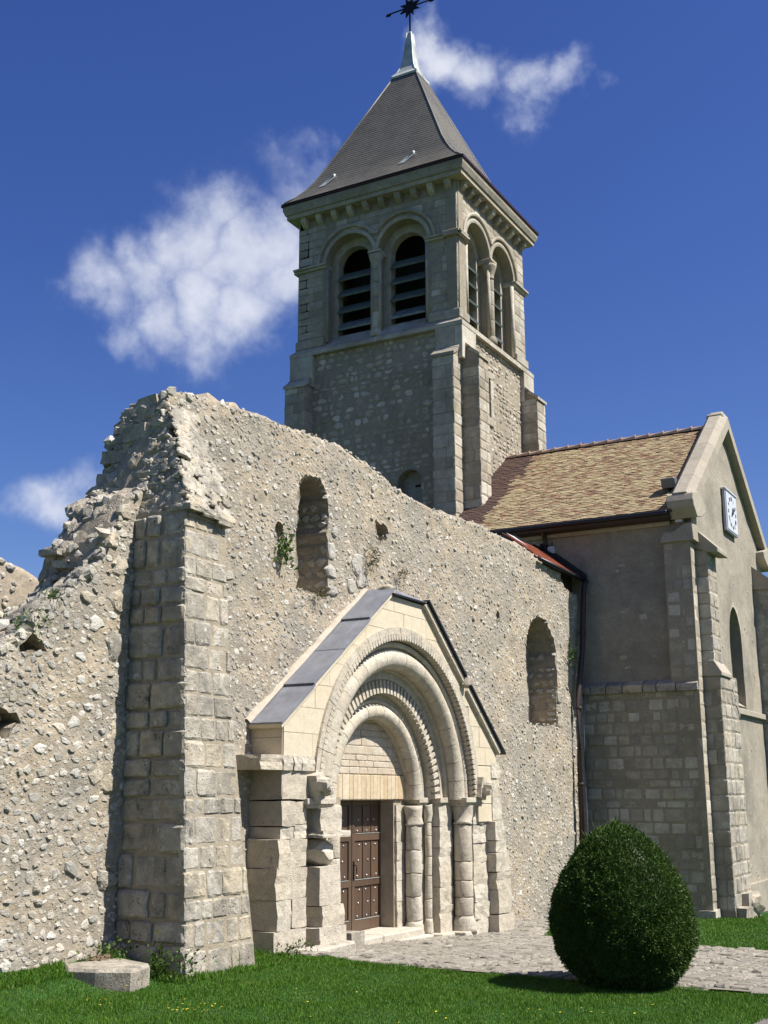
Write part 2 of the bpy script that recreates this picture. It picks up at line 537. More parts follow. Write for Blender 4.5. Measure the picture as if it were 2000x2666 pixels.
def wood_mat():
    m, t, b = newmat('door_wood')
    P = pos(t)
    mp = N(t, 'ShaderNodeMapping')
    mp.inputs['Scale'].default_value = (30, 30, 1.6)
    lk(t, P, mp.inputs[0])
    n = noise_n(t, mp.outputs[0], 1.0, 6, 0.65, 0.6)
    n2 = noise_n(t, P, 3.0, 4)
    c = ramp(t, n, [(0.25, (0.062, 0.037, 0.022)), (0.55, (0.115, 0.067, 0.038)), (0.8, (0.16, 0.096, 0.055))])
    c = mixc(t, mrange(t, n2, 0.45, 0.7, 0, 0.5), c, (0.10, 0.075, 0.055))
    tn = mrange(t, tone_of(t), 0, 1, 0.82, 1.15)
    gg = N(t, 'ShaderNodeCombineColor')
    for i in range(3):
        lk(t, tn, gg.inputs[i])
    c = mixc(t, 1.0, c, gg.outputs[0], 'MULTIPLY')
    c = alb(t, c)
    lk(t, c, b.inputs['Base Color'])
    b.inputs['Roughness'].default_value = 0.55
    bp = N(t, 'ShaderNodeBump')
    bp.inputs['Strength'].default_value = 0.3
    bp.inputs['Distance'].default_value = 0.01
    lk(t, n, bp.inputs['Height'])
    lk(t, bp.outputs[0], b.inputs['Normal'])


wood_mat()


def leaf_mat(name, stops, trans=0.25, rough=0.6, patch=None):
    m, t, b = newmat(name)
    c = ramp(t, tone_of(t), stops)
    if patch:
        n = noise_n(t, pos(t), patch[0], 5, 0.65)
        c = mixc(t, mrange(t, n, 0.4, 0.65, 0, 0.8), c, patch[1])
    c = alb(t, c)
    lk(t, c, b.inputs['Base Color'])
    b.inputs['Roughness'].default_value = rough
    b.inputs['Specular IOR Level'].default_value = 0.25
    tr = N(t, 'ShaderNodeBsdfTranslucent')
    lk(t, c, tr.inputs[0])
    ms = N(t, 'ShaderNodeMixShader')
    ms.inputs[0].default_value = trans
    out = [n for n in t.nodes if n.type == 'OUTPUT_MATERIAL'][0]
    lk(t, b.outputs[0], ms.inputs[1])
    lk(t, tr.outputs[0], ms.inputs[2])
    lk(t, ms.outputs[0], out.inputs[0])


leaf_mat('yew_leaf', [(0.0, (0.026, 0.070, 0.010)), (0.5, (0.046, 0.112, 0.014)), (0.85, (0.080, 0.150, 0.018)), (1.0, (0.14, 0.19, 0.03))], 0.12, 0.55, (3.2, (0.075, 0.135, 0.018)))
leaf_mat('grass_blade', [(0.0, (0.068, 0.185, 0.014)), (0.45, (0.096, 0.24, 0.017)), (0.8, (0.135, 0.275, 0.022)), (0.93, (0.17, 0.25, 0.04)), (1.0, (0.32, 0.29, 0.12))], 0.3, 0.55,
         (1.1, (0.085, 0.20, 0.018)))
leaf_mat('ivy_leaf', [(0.0, (0.05, 0.12, 0.02)), (1.0, (0.14, 0.22, 0.045))], 0.3)
leaf_mat('dry_plant', [(0.0, (0.16, 0.11, 0.05)), (1.0, (0.20, 0.19, 0.07))], 0.2)
plain_mat('petal_yellow', (0.75, 0.55, 0.03), 0.6, 0, 0.1, 10)
plain_mat('petal_white', (0.7, 0.7, 0.66), 0.6, 0, 0.1, 10)
plain_mat('bark', (0.05, 0.035, 0.025), 0.9, 0, 0.3, 10, 0.5)
plain_mat('lawn', (0.028, 0.085, 0.018), 0.95, 0, 0.3, 3.0, 0.6, 0.1, col2=(0.040, 0.085, 0.024))


# ------------------------------------------------------------------ object helpers
WM = {}


def thing(name, label, cat, loc, group=None):
    o = bpy.data.objects.new(name, None)
    o.empty_display_size = 0.3
    COL.objects.link(o)
    o.location = loc
    o['label'] = label
    o['category'] = cat
    if group:
        o['group'] = group
    WM[o.name] = Matrix.Translation(Vector(loc))
    return o


def place(o, parent, M):
    M = Matrix(M) if not isinstance(M, Matrix) else M
    if parent is not None:
        o.parent = parent
        o.matrix_basis = WM[parent.name].inverted() @ M
    else:
        o.matrix_basis = M
    WM[o.name] = M.copy()


def link_obj(name, me, parent, M=None):
    o = bpy.data.objects.new(name, me)
    COL.objects.link(o)
    place(o, parent, M if M is not None else Matrix.Identity(4))
    return o


class MB:
    def __init__(self):
        self.v, self.f, self.s, self.n, self.t = [], [], [], 0, []

    def add(self, verts, faces, smooth=False, tone=None):
        base = self.n
        verts = np.asarray(verts, float).reshape(-1, 3)
        self.v.append(verts)
        self.n += len(verts)
        for f in faces:
            self.f.append(tuple(int(i) + base for i in f))
        self.s += [smooth] * len(faces)
        if tone is not None or self.t:
            self.t += [0.0] * (len(self.f) - len(faces) - len(self.t))
            self.t += [tone or 0.0] * len(faces)
        return self

    def box(self, lo, hi, jit=0.0, **k):
        x0, y0, z0 = lo
        x1, y1, z1 = hi
        v = np.array([(x0, y0, z0), (x1, y0, z0), (x1, y1, z0), (x0, y1, z0), (x0, y0, z1), (x1, y0, z1), (x1, y1, z1), (x0, y1, z1)], float)
        if jit:
            v += rng.uniform(-jit, jit, v.shape)
        return self.add(v, [(0, 3, 2, 1), (4, 5, 6, 7), (0, 1, 5, 4), (1, 2, 6, 5), (2, 3, 7, 6), (3, 0, 4, 7)], **k)

    def prism(self, poly, axis, a, b, **k):
        """poly: list of 2-D points in the plane normal to axis (0: y,z  1: x,z  2: x,y)."""
        v = []
        for t in (a, b):
            for p, q in poly:
                v.append((t, p, q) if axis == 0 else (p, t, q) if axis == 1 else (p, q, t))
        n = len(poly)
        fs = [tuple(range(n)), tuple(range(2 * n - 1, n - 1, -1))]
        for i in range(n):
            j = (i + 1) % n
            fs.append((i, i + n, j + n, j))
        return self.add(v, fs, **k)

    def lathe(self, c, prof, seg=16, smooth=True, a0=0, a1=2 * PI):
        full = abs(a1 - a0 - 2 * PI) < 1e-6
        m = seg if full else seg + 1
        v = []
        for r, z in prof:
            for i in range(m):
                a = a0 + (a1 - a0) * i / seg
                v.append((c[0] + r * math.cos(a), c[1] + r * math.sin(a), c[2] + z))
        fs = []
        for k in range(len(prof) - 1):
            for i in range(seg):
                j = (i + 1) % m
                fs.append((k * m + i, k * m + j, (k + 1) * m + j, (k + 1) * m + i))
        fs.append(tuple(range(m - 1, -1, -1)))
        fs.append(tuple((len(prof) - 1) * m + i for i in range(m)))
        self.add(v, fs[:-2], smooth)
        base = self.n - len(v)
        for f in fs[-2:]:
            self.f.append(tuple(i + base for i in f))
            self.s.append(False)
            if self.t:
                self.t.append(0.0)
        return self

    def tube(self, pts, r, seg=8):
        pts = [Vector(p) for p in pts]
        v, fs = [], []
        for i, p in enumerate(pts):
            d = (pts[min(i + 1, len(pts) - 1)] - pts[max(i - 1, 0)]).normalized()
            a = d.orthogonal().normalized() if abs(d.z) > .999 else d.cross(Vector((0, 0, 1))).normalized()
            b2 = d.cross(a)
            rr_ = r[i] if isinstance(r, (list, tuple)) else r
            for k in range(seg):
                an = 2 * PI * k / seg
                v.append(p + a * (rr_ * math.cos(an)) + b2 * (rr_ * math.sin(an)))
        for i in range(len(pts) - 1):
            for k in range(seg):
                j = (k + 1) % seg
                fs.append((i * seg + k, i * seg + j, (i + 1) * seg + j, (i + 1) * seg + k))
        fs.append(tuple(range(seg - 1, -1, -1)))
        fs.append(tuple((len(pts) - 1) * seg + k for k in range(seg)))
        return self.add(v, fs, True)

    def mesh(self, name, mat, origin=(0, 0, 0), fix=True):
        v = np.concatenate(self.v) - np.asarray(origin)
        me = bpy.data.meshes.new(name)
        me.from_pydata(v.tolist(), [], self.f)
        me.polygons.foreach_set('use_smooth', self.s)
        if self.t:
            a = me.attributes.new('tone', 'FLOAT', 'FACE')
            tt = self.t + [0.0] * (len(self.f) - len(self.t))
            a.data.foreach_set('value', tt)
        if fix:
            bm = bmesh.new()
            bm.from_mesh(me)
            bmesh.ops.recalc_face_normals(bm, faces=bm.faces)
            bm.to_mesh(me)
            bm.free()
        me.materials.append(MATS[mat])
        me.update()
        return me

    def build(self, name, mat, parent=None, fix=True, bevel=0.0, kind=None):
        v = np.concatenate(self.v)
        o3 = np.array([(v[:, 0].min() + v[:, 0].max()) / 2, (v[:, 1].min() + v[:, 1].max()) / 2, v[:, 2].min()])
        me = self.mesh(name, mat, o3, fix)
        if bevel:
            bm = bmesh.new()
            bm.from_mesh(me)
            ed = [e for e in bm.edges if len(e.link_faces) == 2 and e.calc_face_angle(0) > 0.5]
            bmesh.ops.bevel(bm, geom=ed, offset=bevel, segments=1, affect='EDGES', clamp_overlap=True)
            bm.to_mesh(me)
            bm.free()
        o = link_obj(name, me, parent, Matrix.Translation(Vector(o3)))
        if kind:
            o['kind'] = kind
        return o


def tag(o, label, cat, group=None):
    o['label'] = label
    o['category'] = cat
    if group:
        o['group'] = group
    return o


# ------------------------------------------------------------------ stone templates (front is +y, unit size)
TPL = {}


def tpl_block(name, ts, round_=0.28, jit=0.03, ny=0.06, seed=0):
    r = np.random.default_rng(seed)
    n = len(ts)
    v, idx = [], {}
    for j in range(n):
        for i in range(n):
            e = (i in (0, n - 1)) + (j in (0, n - 1))
            y = 1 - (round_ * (0, 1, 1.9)[e]) + r.uniform(-ny, ny)
            ju, jv = r.uniform(-jit, jit, 2)
            ins = (0, 0.0, 0.02)[e]
            u, w = ts[i], ts[j]
            idx[i, j] = len(v)
            v.append((u + ju - math.copysign(ins, u), y, w + jv - math.copysign(ins, w)))
    fs = [(idx[i, j], idx[i + 1, j], idx[i + 1, j + 1], idx[i, j + 1]) for j in range(n - 1) for i in range(n - 1)]
    rim = [(i, 0) for i in range(n)] + [(n - 1, j) for j in range(1, n)] + [(i, n - 1) for i in range(n - 2, -1, -1)] + [(0, j) for j in range(n - 2, 0, -1)]
    b0 = len(v)
    for (i, j) in rim:
        x, y, z = v[idx[i, j]]
        v.append((x * 0.98, -0.6, z * 0.98))
    m = len(rim)
    for k in range(m):
        k2 = (k + 1) % m
        fs.append((idx[rim[k2]], idx[rim[k]], b0 + k, b0 + k2))
    TPL[name] = (np.array(v), fs)


def tpl_rubble(name, seed, sub=1, amp=0.3, flat=0.75):
    r = np.random.default_rng(seed)
    bm = bmesh.new()
    bmesh.ops.create_icosphere(bm, subdivisions=sub, radius=0.5)
    v = np.array([x.co[:] for x in bm.verts])
    fs = [tuple(x.index for x in f.verts) for f in bm.faces]
    bm.free()
    o = r.uniform(0, 50, 3)
    k = np.array([fbm(p * 2.6 + o, 3) for p in v])
    v = v * (1 + amp * k[:, None])
    # chop a few facets off so the stone has broken faces
    for q in range(5):
        d = r.normal(size=3)
        d /= np.linalg.norm(d)
        lim = r.uniform(0.28, 0.42)
        s = v @ d
        v = v - np.outer(np.maximum(s - lim, 0), d)
    v[:, 1] = np.minimum(v[:, 1], 0.5 * flat)
    v[:, 1] *= 2
    TPL[name] = (v, fs)


for i in range(6):
    tpl_block('old%d' % i, [-.5, -.4, -.13, .15, .4, .5], 0.26, 0.028, 0.09, 100 + i)
    tpl_block('mid%d' % i, [-.5, -.38, .38, .5], 0.22, 0.03, 0.05, 200 + i)
for i in range(4):
    tpl_block('cut%d' % i, [-.5, -.47, .47, .5], 0.10, 0.004, 0.02, 300 + i)
for i in range(10):
    tpl_rubble('rub%d' % i, 400 + i, 1, 0.34, 0.8)
for i in range(6):
    tpl_rubble('big%d' % i, 450 + i, 2, 0.32, 0.7)
def tpl_poly(name, seed, n, rings):
    r = np.random.default_rng(seed)
    ang = (np.arange(n) + r.uniform(-.32, .32, n)) * 2 * PI / n
    rad = .5 * r.uniform(.58, 1.14, n)
    v = []
    for (sc_, yy, jy) in rings:
        for a, q in zip(ang, rad):
            v.append((q * sc_ * math.cos(a) + r.uniform(-.025, .025), yy + r.uniform(-jy, jy), q * sc_ * math.sin(a) + r.uniform(-.025, .025)))
    v.append((r.uniform(-.1, .1), rings[-1][1] + r.uniform(-.05, .12), r.uniform(-.1, .1)))
    fs = []
    for k in range(len(rings) - 1):
        for i in range(n):
            j = (i + 1) % n
            fs.append((k * n + j, k * n + i, (k + 1) * n + i, (k + 1) * n + j))
    k = len(rings) - 1
    for i in range(n):
        fs.append((k * n + (i + 1) % n, k * n + i, len(v) - 1))
    TPL[name] = (np.array(v), fs)


for i in range(14):
    tpl_poly('chip%d' % i, 600 + i, 5 + i % 4, [(1.04, -.7, 0), (1.0, .35, .12), (.72, .85, .12)])
for i in range(10):
    tpl_poly('slab%d' % i, 650 + i, 6 + i % 4, [(1.03, -.7, 0), (1.0, .3, .15), (.84, .75, .15), (.45, .9, .12)])
TN = {'chip': 14, 'slab': 10, 'old': 6, 'mid': 6, 'cut': 4, 'rub': 10, 'big': 6}
for i in range(6):           # full block, rounded on every side
    r_ = np.random.default_rng(500 + i)
    bm_ = bmesh.new()
    bmesh.ops.create_cube(bm_, size=1.0)
    bmesh.ops.subdivide_edges(bm_, edges=bm_.edges[:], cuts=3, use_grid_fill=True)
    v_ = np.array([x.co[:] for x in bm_.verts])
    f_ = [tuple(x.index for x in f.verts) for f in bm_.faces]
    bm_.free()
    e_ = (np.abs(v_) > .49).sum(1)
    v_ = v_ * np.where(e_ >= 2, 1 - 0.007 * (e_ - 1), 1.0)[:, None]
    v_ += np.array([[fbm(p * 2.2 + 9 * i + k * 31, 3) for k in range(3)] for p in v_]) * 0.026
    TPL['full%d' % i] = (v_, f_)
TN['full'] = 6


class Stones:
    """Stones of one kind on one thing: the ones that show largest become objects, the rest one joined part."""

    def __init__(self, parent, name, mat, joined):
        self.parent, self.name, self.mat, self.joined = parent, name, mat, joined
        self.items = []

    def add(self, kind, c, u, n, v, w, d, h, rot=0.0, mat=None):
        tid = kind + str(random.randrange(TN[kind]))
        u, n, v = (np.asarray(a, float) for a in (u, n, v))
        if rot:
            u, v = u * math.cos(rot) + v * math.sin(rot), v * math.cos(rot) - u * math.sin(rot)
        A = np.stack([u * w, n * d, v * h], 1)
        if kind not in ('rub', 'big') or True:
            if random.random() < .5:
                A[:, 0] *= -1
                A = A if True else A
        self.items.append((tid, A, np.asarray(c, float), w * h, n))

    def finish(self, limit=300, minpx=9.0):
        sc = []
        for k, (tid, A, c, area, n) in enumerate(self.items):
            p = proj(c)
            s = 0.0
            if p and -60 < p[0] < 2060 and -60 < p[1] < 2720:
                view = EYE - c
                dist = np.linalg.norm(view)
                cs = float(n @ view) / dist
                if cs > 0.02:
                    s = area * cs * (FPX / dist) ** 2
            sc.append(s)
        order = np.argsort(sc)[::-1]
        single = [i for i in order[:limit] if sc[i] > minpx ** 2 * 0.5]
        ss = set(single)
        cache = {}
        for i in single:
            tid, A, c, area, n = self.items[i]
            if (tid, 0) not in cache:
                me = bpy.data.meshes.new(self.name)
                v, f = TPL[tid]
                me.from_pydata(v.tolist(), [], f)
                me.materials.append(MATS[self.mat])
                me.update()
                bm = bmesh.new()
                bm.from_mesh(me)
                bmesh.ops.recalc_face_normals(bm, faces=bm.faces)
                bm.to_mesh(me)
                bm.free()
                cache[tid, 0] = me
            M = Matrix.Identity(4)
            for a in range(3):
                for b in range(3):
                    M[a][b] = A[a, b]
                M[a][3] = c[a]
            link_obj(self.name, cache[tid, 0], self.parent, M)
        rest = [it for i, it in enumerate(self.items) if i not in ss]
        if rest:
            V, F, T, base = [], [], [], 0
            for tid, A, c, area, n in rest:
                v, f = TPL[tid]
                V.append(v @ A.T + c)
                fl = np.linalg.det(A) < 0
                F += [tuple(base + q for q in (reversed(x) if fl else x)) for x in f]
                T += [random.random()] * len(f)
                base += len(v)
            me = bpy.data.meshes.new(self.joined)
            o3 = np.concatenate(V).mean(0)
            me.from_pydata((np.concatenate(V) - o3).tolist(), [], F)
            a = me.attributes.new('tone', 'FLOAT', 'FACE')
            a.data.foreach_set('value', T)
            me.materials.append(MATS[self.mat])
            me.update()
            o = link_obj(self.joined, me, self.parent, Matrix.Translation(Vector(o3)))
            o['kind'] = 'stuff'


def subtract(iv, holes):
    for a, b in holes:
        out = []
        for s, e in iv:
            if b <= s or a >= e:
                out.append((s, e))
            else:
                if a > s:
                    out.append((s, a))
                if b < e:
                    out.append((b, e))
        iv = out
    return iv


UP = np.array([0, 0, 1.0])


def courses(S, org, u, n, W, v0, v1, hr, wr, kind, gap=0.014, proud=(0.01, 0.03), depth=0.07, holes=None, clip=None, vdir=UP, skip=0.0, minw=0.05, joff=0.0):
    org, u, n, vdir = (np.asarray(a, float) for a in (org, u, n, vdir))
    v = v0
    while v < v1 - 0.02:
        h = random.uniform(*hr)
        if v + h > v1 - hr[0] * 0.6:
            h = v1 - v
        iv = [(0.0, W)]
        if clip:
            a, b = clip(v + h * .5) if not isinstance(clip(v), list) else clip(v)
            a2, b2 = clip(v + h)
            iv = [(max(a, a2), min(b, b2))] if b > a else []
        if holes:
            iv = subtract(iv, holes(v, v + h))
        for s, e in iv:
            x = s
            while x < e - 1e-4:
                w = random.uniform(*wr)
                if x + w > e - wr[0] * 0.55:
                    w = e - x
                if w >= minw and random.random() >= skip:
                    p = random.uniform(*proud)
                    c = org + u * (x + w / 2 + random.uniform(-joff, joff)) + vdir * (v + h / 2) + n * (p - depth)
                    S.add(kind, c, u, n, vdir, w - gap, depth, h - gap)
                x += w
        v += h


# ------------------------------------------------------------------ rough wall sheet with openings
def arch_sd(cx, z0, zs, r):
    """signed distance of a round-headed opening (negative inside)."""
    def f(u, v):
        du = np.abs(u - cx)
        head = np.hypot(u - cx, v - zs) - r
        body = np.maximum(np.maximum(du - r, z0 - v), v - zs)
        return np.where(v > zs, head, np.maximum(du - r, z0 - v))
    return f


def pointed_sd(cx, z0, zs, hw, ap):
    R = (hw * hw + ap * ap) / (2 * hw)

    def f(u, v):
        du = np.abs(u - cx)
        head = np.hypot(du + (R - hw), v - zs) - R
        return np.where(v > zs, head, np.maximum(du - hw, z0 - v))
    return f


def rect_sd(u0, u1, z0, z1):
    def f(u, v):
        return np.maximum(np.maximum(u0 - u, u - u1), np.maximum(z0 - v, v - z1))
    return f


def arch_holes(*defs):
    def f(a, b):
        out = []
        for cx, z0, zs, r in defs:
            if b <= z0 or a >= zs + r:
                continue
            lo = max(a, z0)
            hw = r if lo <= zs else math.sqrt(max(0, r * r - (lo - zs) ** 2))
            out.append((cx - hw, cx + hw))
        return out
    return f


def wall_grid(name, mat, parent, org, u, n, u0, u1, base, topf, topb, thick, cell, sds=(), amp=0.03, freq=2.0, edge=0.0, kind=None, topj=0.0, backamp=0.0):
    org, u, n = (np.asarray(a, float) for a in (org, u, n))
    nu = max(2, int(round((u1 - u0) / cell)))
    us = np.linspace(u0, u1, nu + 1)
    tf = np.array([topf(x) for x in us])
    tb = np.array([topb(x) for x in us])
    nv = max(2, int(round((tf.max() - base) / cell)))
    js = np.arange(nv + 1) / nv
    U = np.repeat(us[:, None], nv + 1, 1)
    V = base + (tf[:, None] - base) * js[None]
    VB = base + (tb[:, None] - base) * js[None]
    cu = (U[:-1, :-1] + U[1:, 1:]) / 2
    cv = (V[:-1, :-1] + V[1:, :-1] + V[:-1, 1:] + V[1:, 1:]) / 4
    keep = np.ones((nu, nv), bool)
    for f in sds:
        keep &= f(cu, cv) > 0
    # snap the rim of each opening onto its outline
    UF, VF = U.copy(), V.copy()
    if sds:
        pad = np.pad(keep, 1, constant_values=True)
        cnt = pad[:-1, :-1].astype(int) + pad[1:, :-1] + pad[:-1, 1:] + pad[1:, 1:]
        rim = (cnt > 0) & (cnt < 4)
        dist = np.stack([f(U, V) for f in sds])
        wh = np.argmin(np.abs(dist), 0)
        for i, j in zip(*np.nonzero(rim)):
            f = sds[wh[i, j]]
            a, b, e = U[i, j], V[i, j], 1e-3
            for _ in range(3):
                d = float(f(a, b))
                gx = (float(f(a + e, b)) - float(f(a - e, b))) / (2 * e)
                gy = (float(f(a, b + e)) - float(f(a, b - e))) / (2 * e)
                g2 = gx * gx + gy * gy + 1e-9
                a -= d * gx / g2
                b -= d * gy / g2
            if edge:
                q = edge * float(fbm(np.array([a * 5.1, b * 5.1, 3.3]), 3))
                a += gx * q
                b += gy * q
            UF[i, j], VF[i, j] = a, b
    pf = np.stack([UF, VF, np.zeros_like(UF)], -1) * freq
    off = amp * fbm(pf + 7.7, 4) if amp else np.zeros_like(UF)
    front = org + UF[..., None] * u + VF[..., None] * UP + off[..., None] * n
    VBm = np.where(np.isclose(VF, V), VB, VF) if sds else VB
    bo = backamp * fbm(pf + 31.1, 3) if backamp else 0.0
    back = org + UF[..., None] * u + VBm[..., None] * UP - (thick + bo * np.ones_like(UF))[..., None] * n
    nn = (nu + 1) * (nv + 1)
    idx = np.arange(nn).reshape(nu + 1, nv + 1)
    F, S = [], []
    # u x up should face +n or -n
    flip = float(np.dot(np.cross(u, UP), n)) < 0

    def q(a, b, c, d, sm):
        F.append((d, c, b, a) if flip else (a, b, c, d))
        S.append(sm)
    for i in range(nu):
        for j in range(nv):
            if keep[i, j]:
                a, b, c, d = idx[i, j], idx[i + 1, j], idx[i + 1, j + 1], idx[i, j + 1]
                q(a, b, c, d, amp > 0)
                q(d + nn, c + nn, b + nn, a + nn, False)
    def rimq(a, b):
        q(a, b, b + nn, a + nn, False)
    for i in range(nu):
        for j in range(nv + 1):
            lo = keep[i, j - 1] if j > 0 else False
            hi = keep[i, j] if j < nv else False
            if lo and not hi and j < nv:
                rimq(idx[i + 1, j], idx[i, j])
            elif hi and not lo and j > 0:
                rimq(idx[i, j], idx[i + 1, j])
    for j in range(nv):
        for i in range(nu + 1):
            le = keep[i - 1, j] if i > 0 else False
            ri = keep[i, j] if i < nu else False
            if le and not ri:
                rimq(idx[i, j], idx[i, j + 1])
            elif ri and not le:
                rimq(idx[i, j + 1], idx[i, j])
    V3 = np.concatenate([front.reshape(-1, 3), back.reshape(-1, 3)])
    # top: three strips across the thickness, tumbled
    K = 6
    tops = [idx[:, nv]]
    extra = []
    for k in range(1, K):
        t = k / K
        p = front[:, nv] * (1 - t) + back[:, nv] * t
        if topj:
            p = p + UP * (topj * (0.35 + fbm(p * 2.3 + 4.4, 3)))[:, None] * math.sin(PI * t) ** .4
        tops.append(len(V3) + sum(len(e) for e in extra) + np.arange(nu + 1))
        extra.append(p)
    tops.append(idx[:, nv] + nn)
    if extra:
        V3 = np.concatenate([V3] + extra)
    for k in range(K):
        A, B = tops[k], tops[k + 1]
        for i in range(nu):
            if keep[i, nv - 1]:
                q(A[i], A[i + 1], B[i + 1], B[i], False)
    me = bpy.data.meshes.new(name)
    o3 = V3.mean(0)
    me.from_pydata((V3 - o3).tolist(), [], F)
    me.polygons.foreach_set('use_smooth', S)
    bm = bmesh.new()
    bm.from_mesh(me)
    lone = [v for v in bm.verts if not v.link_faces]
    bmesh.ops.delete(bm, geom=lone, context='VERTS')
    bm.to_mesh(me)
    bm.free()
    me.materials.append(MATS[mat])
    me.update()
    o = link_obj(name, me, parent, Matrix.Translation(Vector(o3)))
    if kind:
        o['kind'] = kind
    return o


def pw(pts):
    xs = [p[0] for p in pts]
    ys = [p[1] for p in pts]
    return lambda x: float(np.interp(x, xs, ys))


X3, Y3, Z3 = np.eye(3)
SOUTH, WEST = -Y3, -X3

# ================================================================== SETTING: ground, path
PATH = [(12.45, -9), (12.42, 2.0), (12.38, 4.6), (12.45, 6.4), (12.7, 7.7), (13.0, 8.6), (13.2, 9.5), (23.2, 9.5), (21.2, 8.5), (19.0, 7.7), (17.9, 6.9), (17.6, 5.4),
        (17.5, 3.0), (17.4, -9)]


def inside(poly, x, y):
    x = np.asarray(x, float)
    y = np.asarray(y, float)
    r = np.zeros(x.shape, bool)
    n = len(poly)
    for i in range(n):
        x0, y0 = poly[i]
        x1, y1 = poly[(i + 1) % n]
        c = ((y0 > y) != (y1 > y)) & (x < (x1 - x0) * (y - y0) / (y1 - y0 + 1e-12) + x0)
        r ^= c
    return r


def sheet(name, mat, xs, ys, dz, test=None):
    X, Y = np.meshgrid(xs, ys, indexing='ij')
    Z = gz(X, Y) + dz
    v = np.stack([X, Y, Z], -1).reshape(-1, 3)
    nx, ny = len(xs), len(ys)
    idx = np.arange(nx * ny).reshape(nx, ny)
    if test is not None:
        cx = (X[:-1, :-1] + X[1:, 1:]) / 2
        cy = (Y[:-1, :-1] + Y[1:, 1:]) / 2
        ok = test(cx, cy)
    else:
        ok = np.ones((nx - 1, ny - 1), bool)
    fs = [(idx[i, j], idx[i + 1, j], idx[i + 1, j + 1], idx[i, j + 1]) for i, j in zip(*np.nonzero(ok))]
    me = bpy.data.meshes.new(name)
    me.from_pydata(v.tolist(), [], fs)
    me.polygons.foreach_set('use_smooth', [True] * len(fs))
    bm = bmesh.new()
    bm.from_mesh(me)
    bmesh.ops.delete(bm, geom=[q for q in bm.verts if not q.link_faces], context='VERTS')
    bm.to_mesh(me)
    bm.free()
    me.materials.append(MATS[mat])
    o = link_obj(name, me, None)
    o['kind'] = 'structure'
    return o


far = [1500, 600, 250, 120, 70]
gxs = np.unique(np.round(np.concatenate([np.arange(-40, 50.1, 1.0), np.arange(5, 24, .12)]), 3))
gys = np.unique(np.round(np.concatenate([np.arange(-40, 50.1, 1.0), np.arange(1, 9.7, .1)]), 3))
sheet('ground', 'lawn', np.array([-a for a in far] + list(gxs) + far[::-1]), np.array([-a for a in far] + list(gys) + far[::-1]), 0.0)
path = sheet('path', 'path_bed', np.arange(12, 24.01, 0.16), np.arange(-9, 9.7, 0.16), 0.022, lambda x, y: inside(PATH, x, y))
PATH2 = [(9.2, 2.72), (11.55, 2.36), (13.0, 2.0), (13.0, -4), (9.2, -4)]
sheet('side_path', 'asphalt', np.arange(9, 13.2, 0.1), np.arange(-4, 2.9, 0.1), 0.02, lambda x, y: inside(PATH2, x, y))

S = Stones(path, 'paving_stone', 'paving', 'paving_stones')
y = 1.6
while y < 9.2:
    dy = random.uniform(.13, .26)
    x = 12.3 + random.uniform(0, .3)
    while x < 23:
        w = random.uniform(.16, .38)
        cx, cy = x + w / 2, y + dy / 2
        if inside(PATH, np.array(cx), np.array(cy)) and inside(PATH, np.array(x + .1), np.array(cy)) and random.random() < .93:
            z = float(gz(cx, cy))
            e = 0.25
            nx_ = -(float(gz(cx + e, cy)) - float(gz(cx - e, cy))) / (2 * e) + random.uniform(-.012, .012)
            ny_ = random.uniform(-.012, .012)
            nn_ = np.array([nx_, ny_, 1.0])
            nn_ /= np.linalg.norm(nn_)
            uu = np.array([1, 0, -nn_[0] / nn_[2]])
            uu /= np.linalg.norm(uu)
            vv = np.cross(nn_, uu)
            S.add('old', (cx, cy, z - 0.03 + random.uniform(0, .012)), uu, nn_, vv, w - .03, .07, dy - .03, random.uniform(-.06, .06))
        x += w
    y += dy
S.finish(300, 4)

# ================================================================== RUINED NAVE WALL
WY = 9.2
nave = thing('ruined_church_wall', 'long ruined rubble wall with two round-headed window holes and broken stepped left end', 'wall', (14, WY + .5, -.2))
top_front = pw([(4, 2.6), (7.5, 3.0), (8.5, 3.28), (8.74, 3.42), (9.04, 3.76), (9.5, 4.05), (9.85, 4.42), (10.1, 4.85), (10.35, 5.25), (10.60, 5.45), (10.72, 5.95), (10.85, 6.45), (10.97, 6.78),
                (11.5, 6.87), (12.3, 6.95), (13.4, 7.0), (14.3, 7.09), (15.1, 7.1), (15.85, 7.03), (16.45, 6.93), (16.8, 6.84), (17.6, 6.75), (18.6, 6.77), (20.2, 6.87),
                (21.5, 6.8), (22.6, 6.78), (23.2, 6.72), (24.3, 6.6), (24.5, 6.42), (24.6, 6.3), (25.38, 6.24)])
top_back = pw([(4, 2.9), (8.6, 3.4), (9.3, 3.62), (9.66, 3.88), (9.93, 4.2), (10.0, 4.58), (10.2, 4.75), (10.3, 5.05), (10.45, 5.28), (10.85, 5.5), (10.95, 5.7), (11.0, 6.1), (11.1, 6.4),
               (11.4, 6.78), (11.7, 7.0), (12.2, 7.02), (14.5, 7.1), (16, 7.0), (17.5, 6.75), (20.2, 6.85), (22.6, 6.7), (25.38, 6.2)])
jag = lambda f, a, s: (lambda x: f(x) + a * float(fbm(np.array([x * 3.1, s, 0.5]), 4)))
WIN1 = (14.32, 4.74, 6.07, 0.42)
WIN2 = (23.08, 3.27, 4.70, 0.80)
sd1 = arch_sd(*WIN1)
sd2 = arch_sd(*WIN2)
hole1 = lambda u, v: np.hypot((u - 13.42) / .09, (v - 5.45) / .13) * .09 - .09
hole2 = lambda u, v: np.hypot((u - 20.93) / .08, (v - 5.22) / .10) * .08 - .08
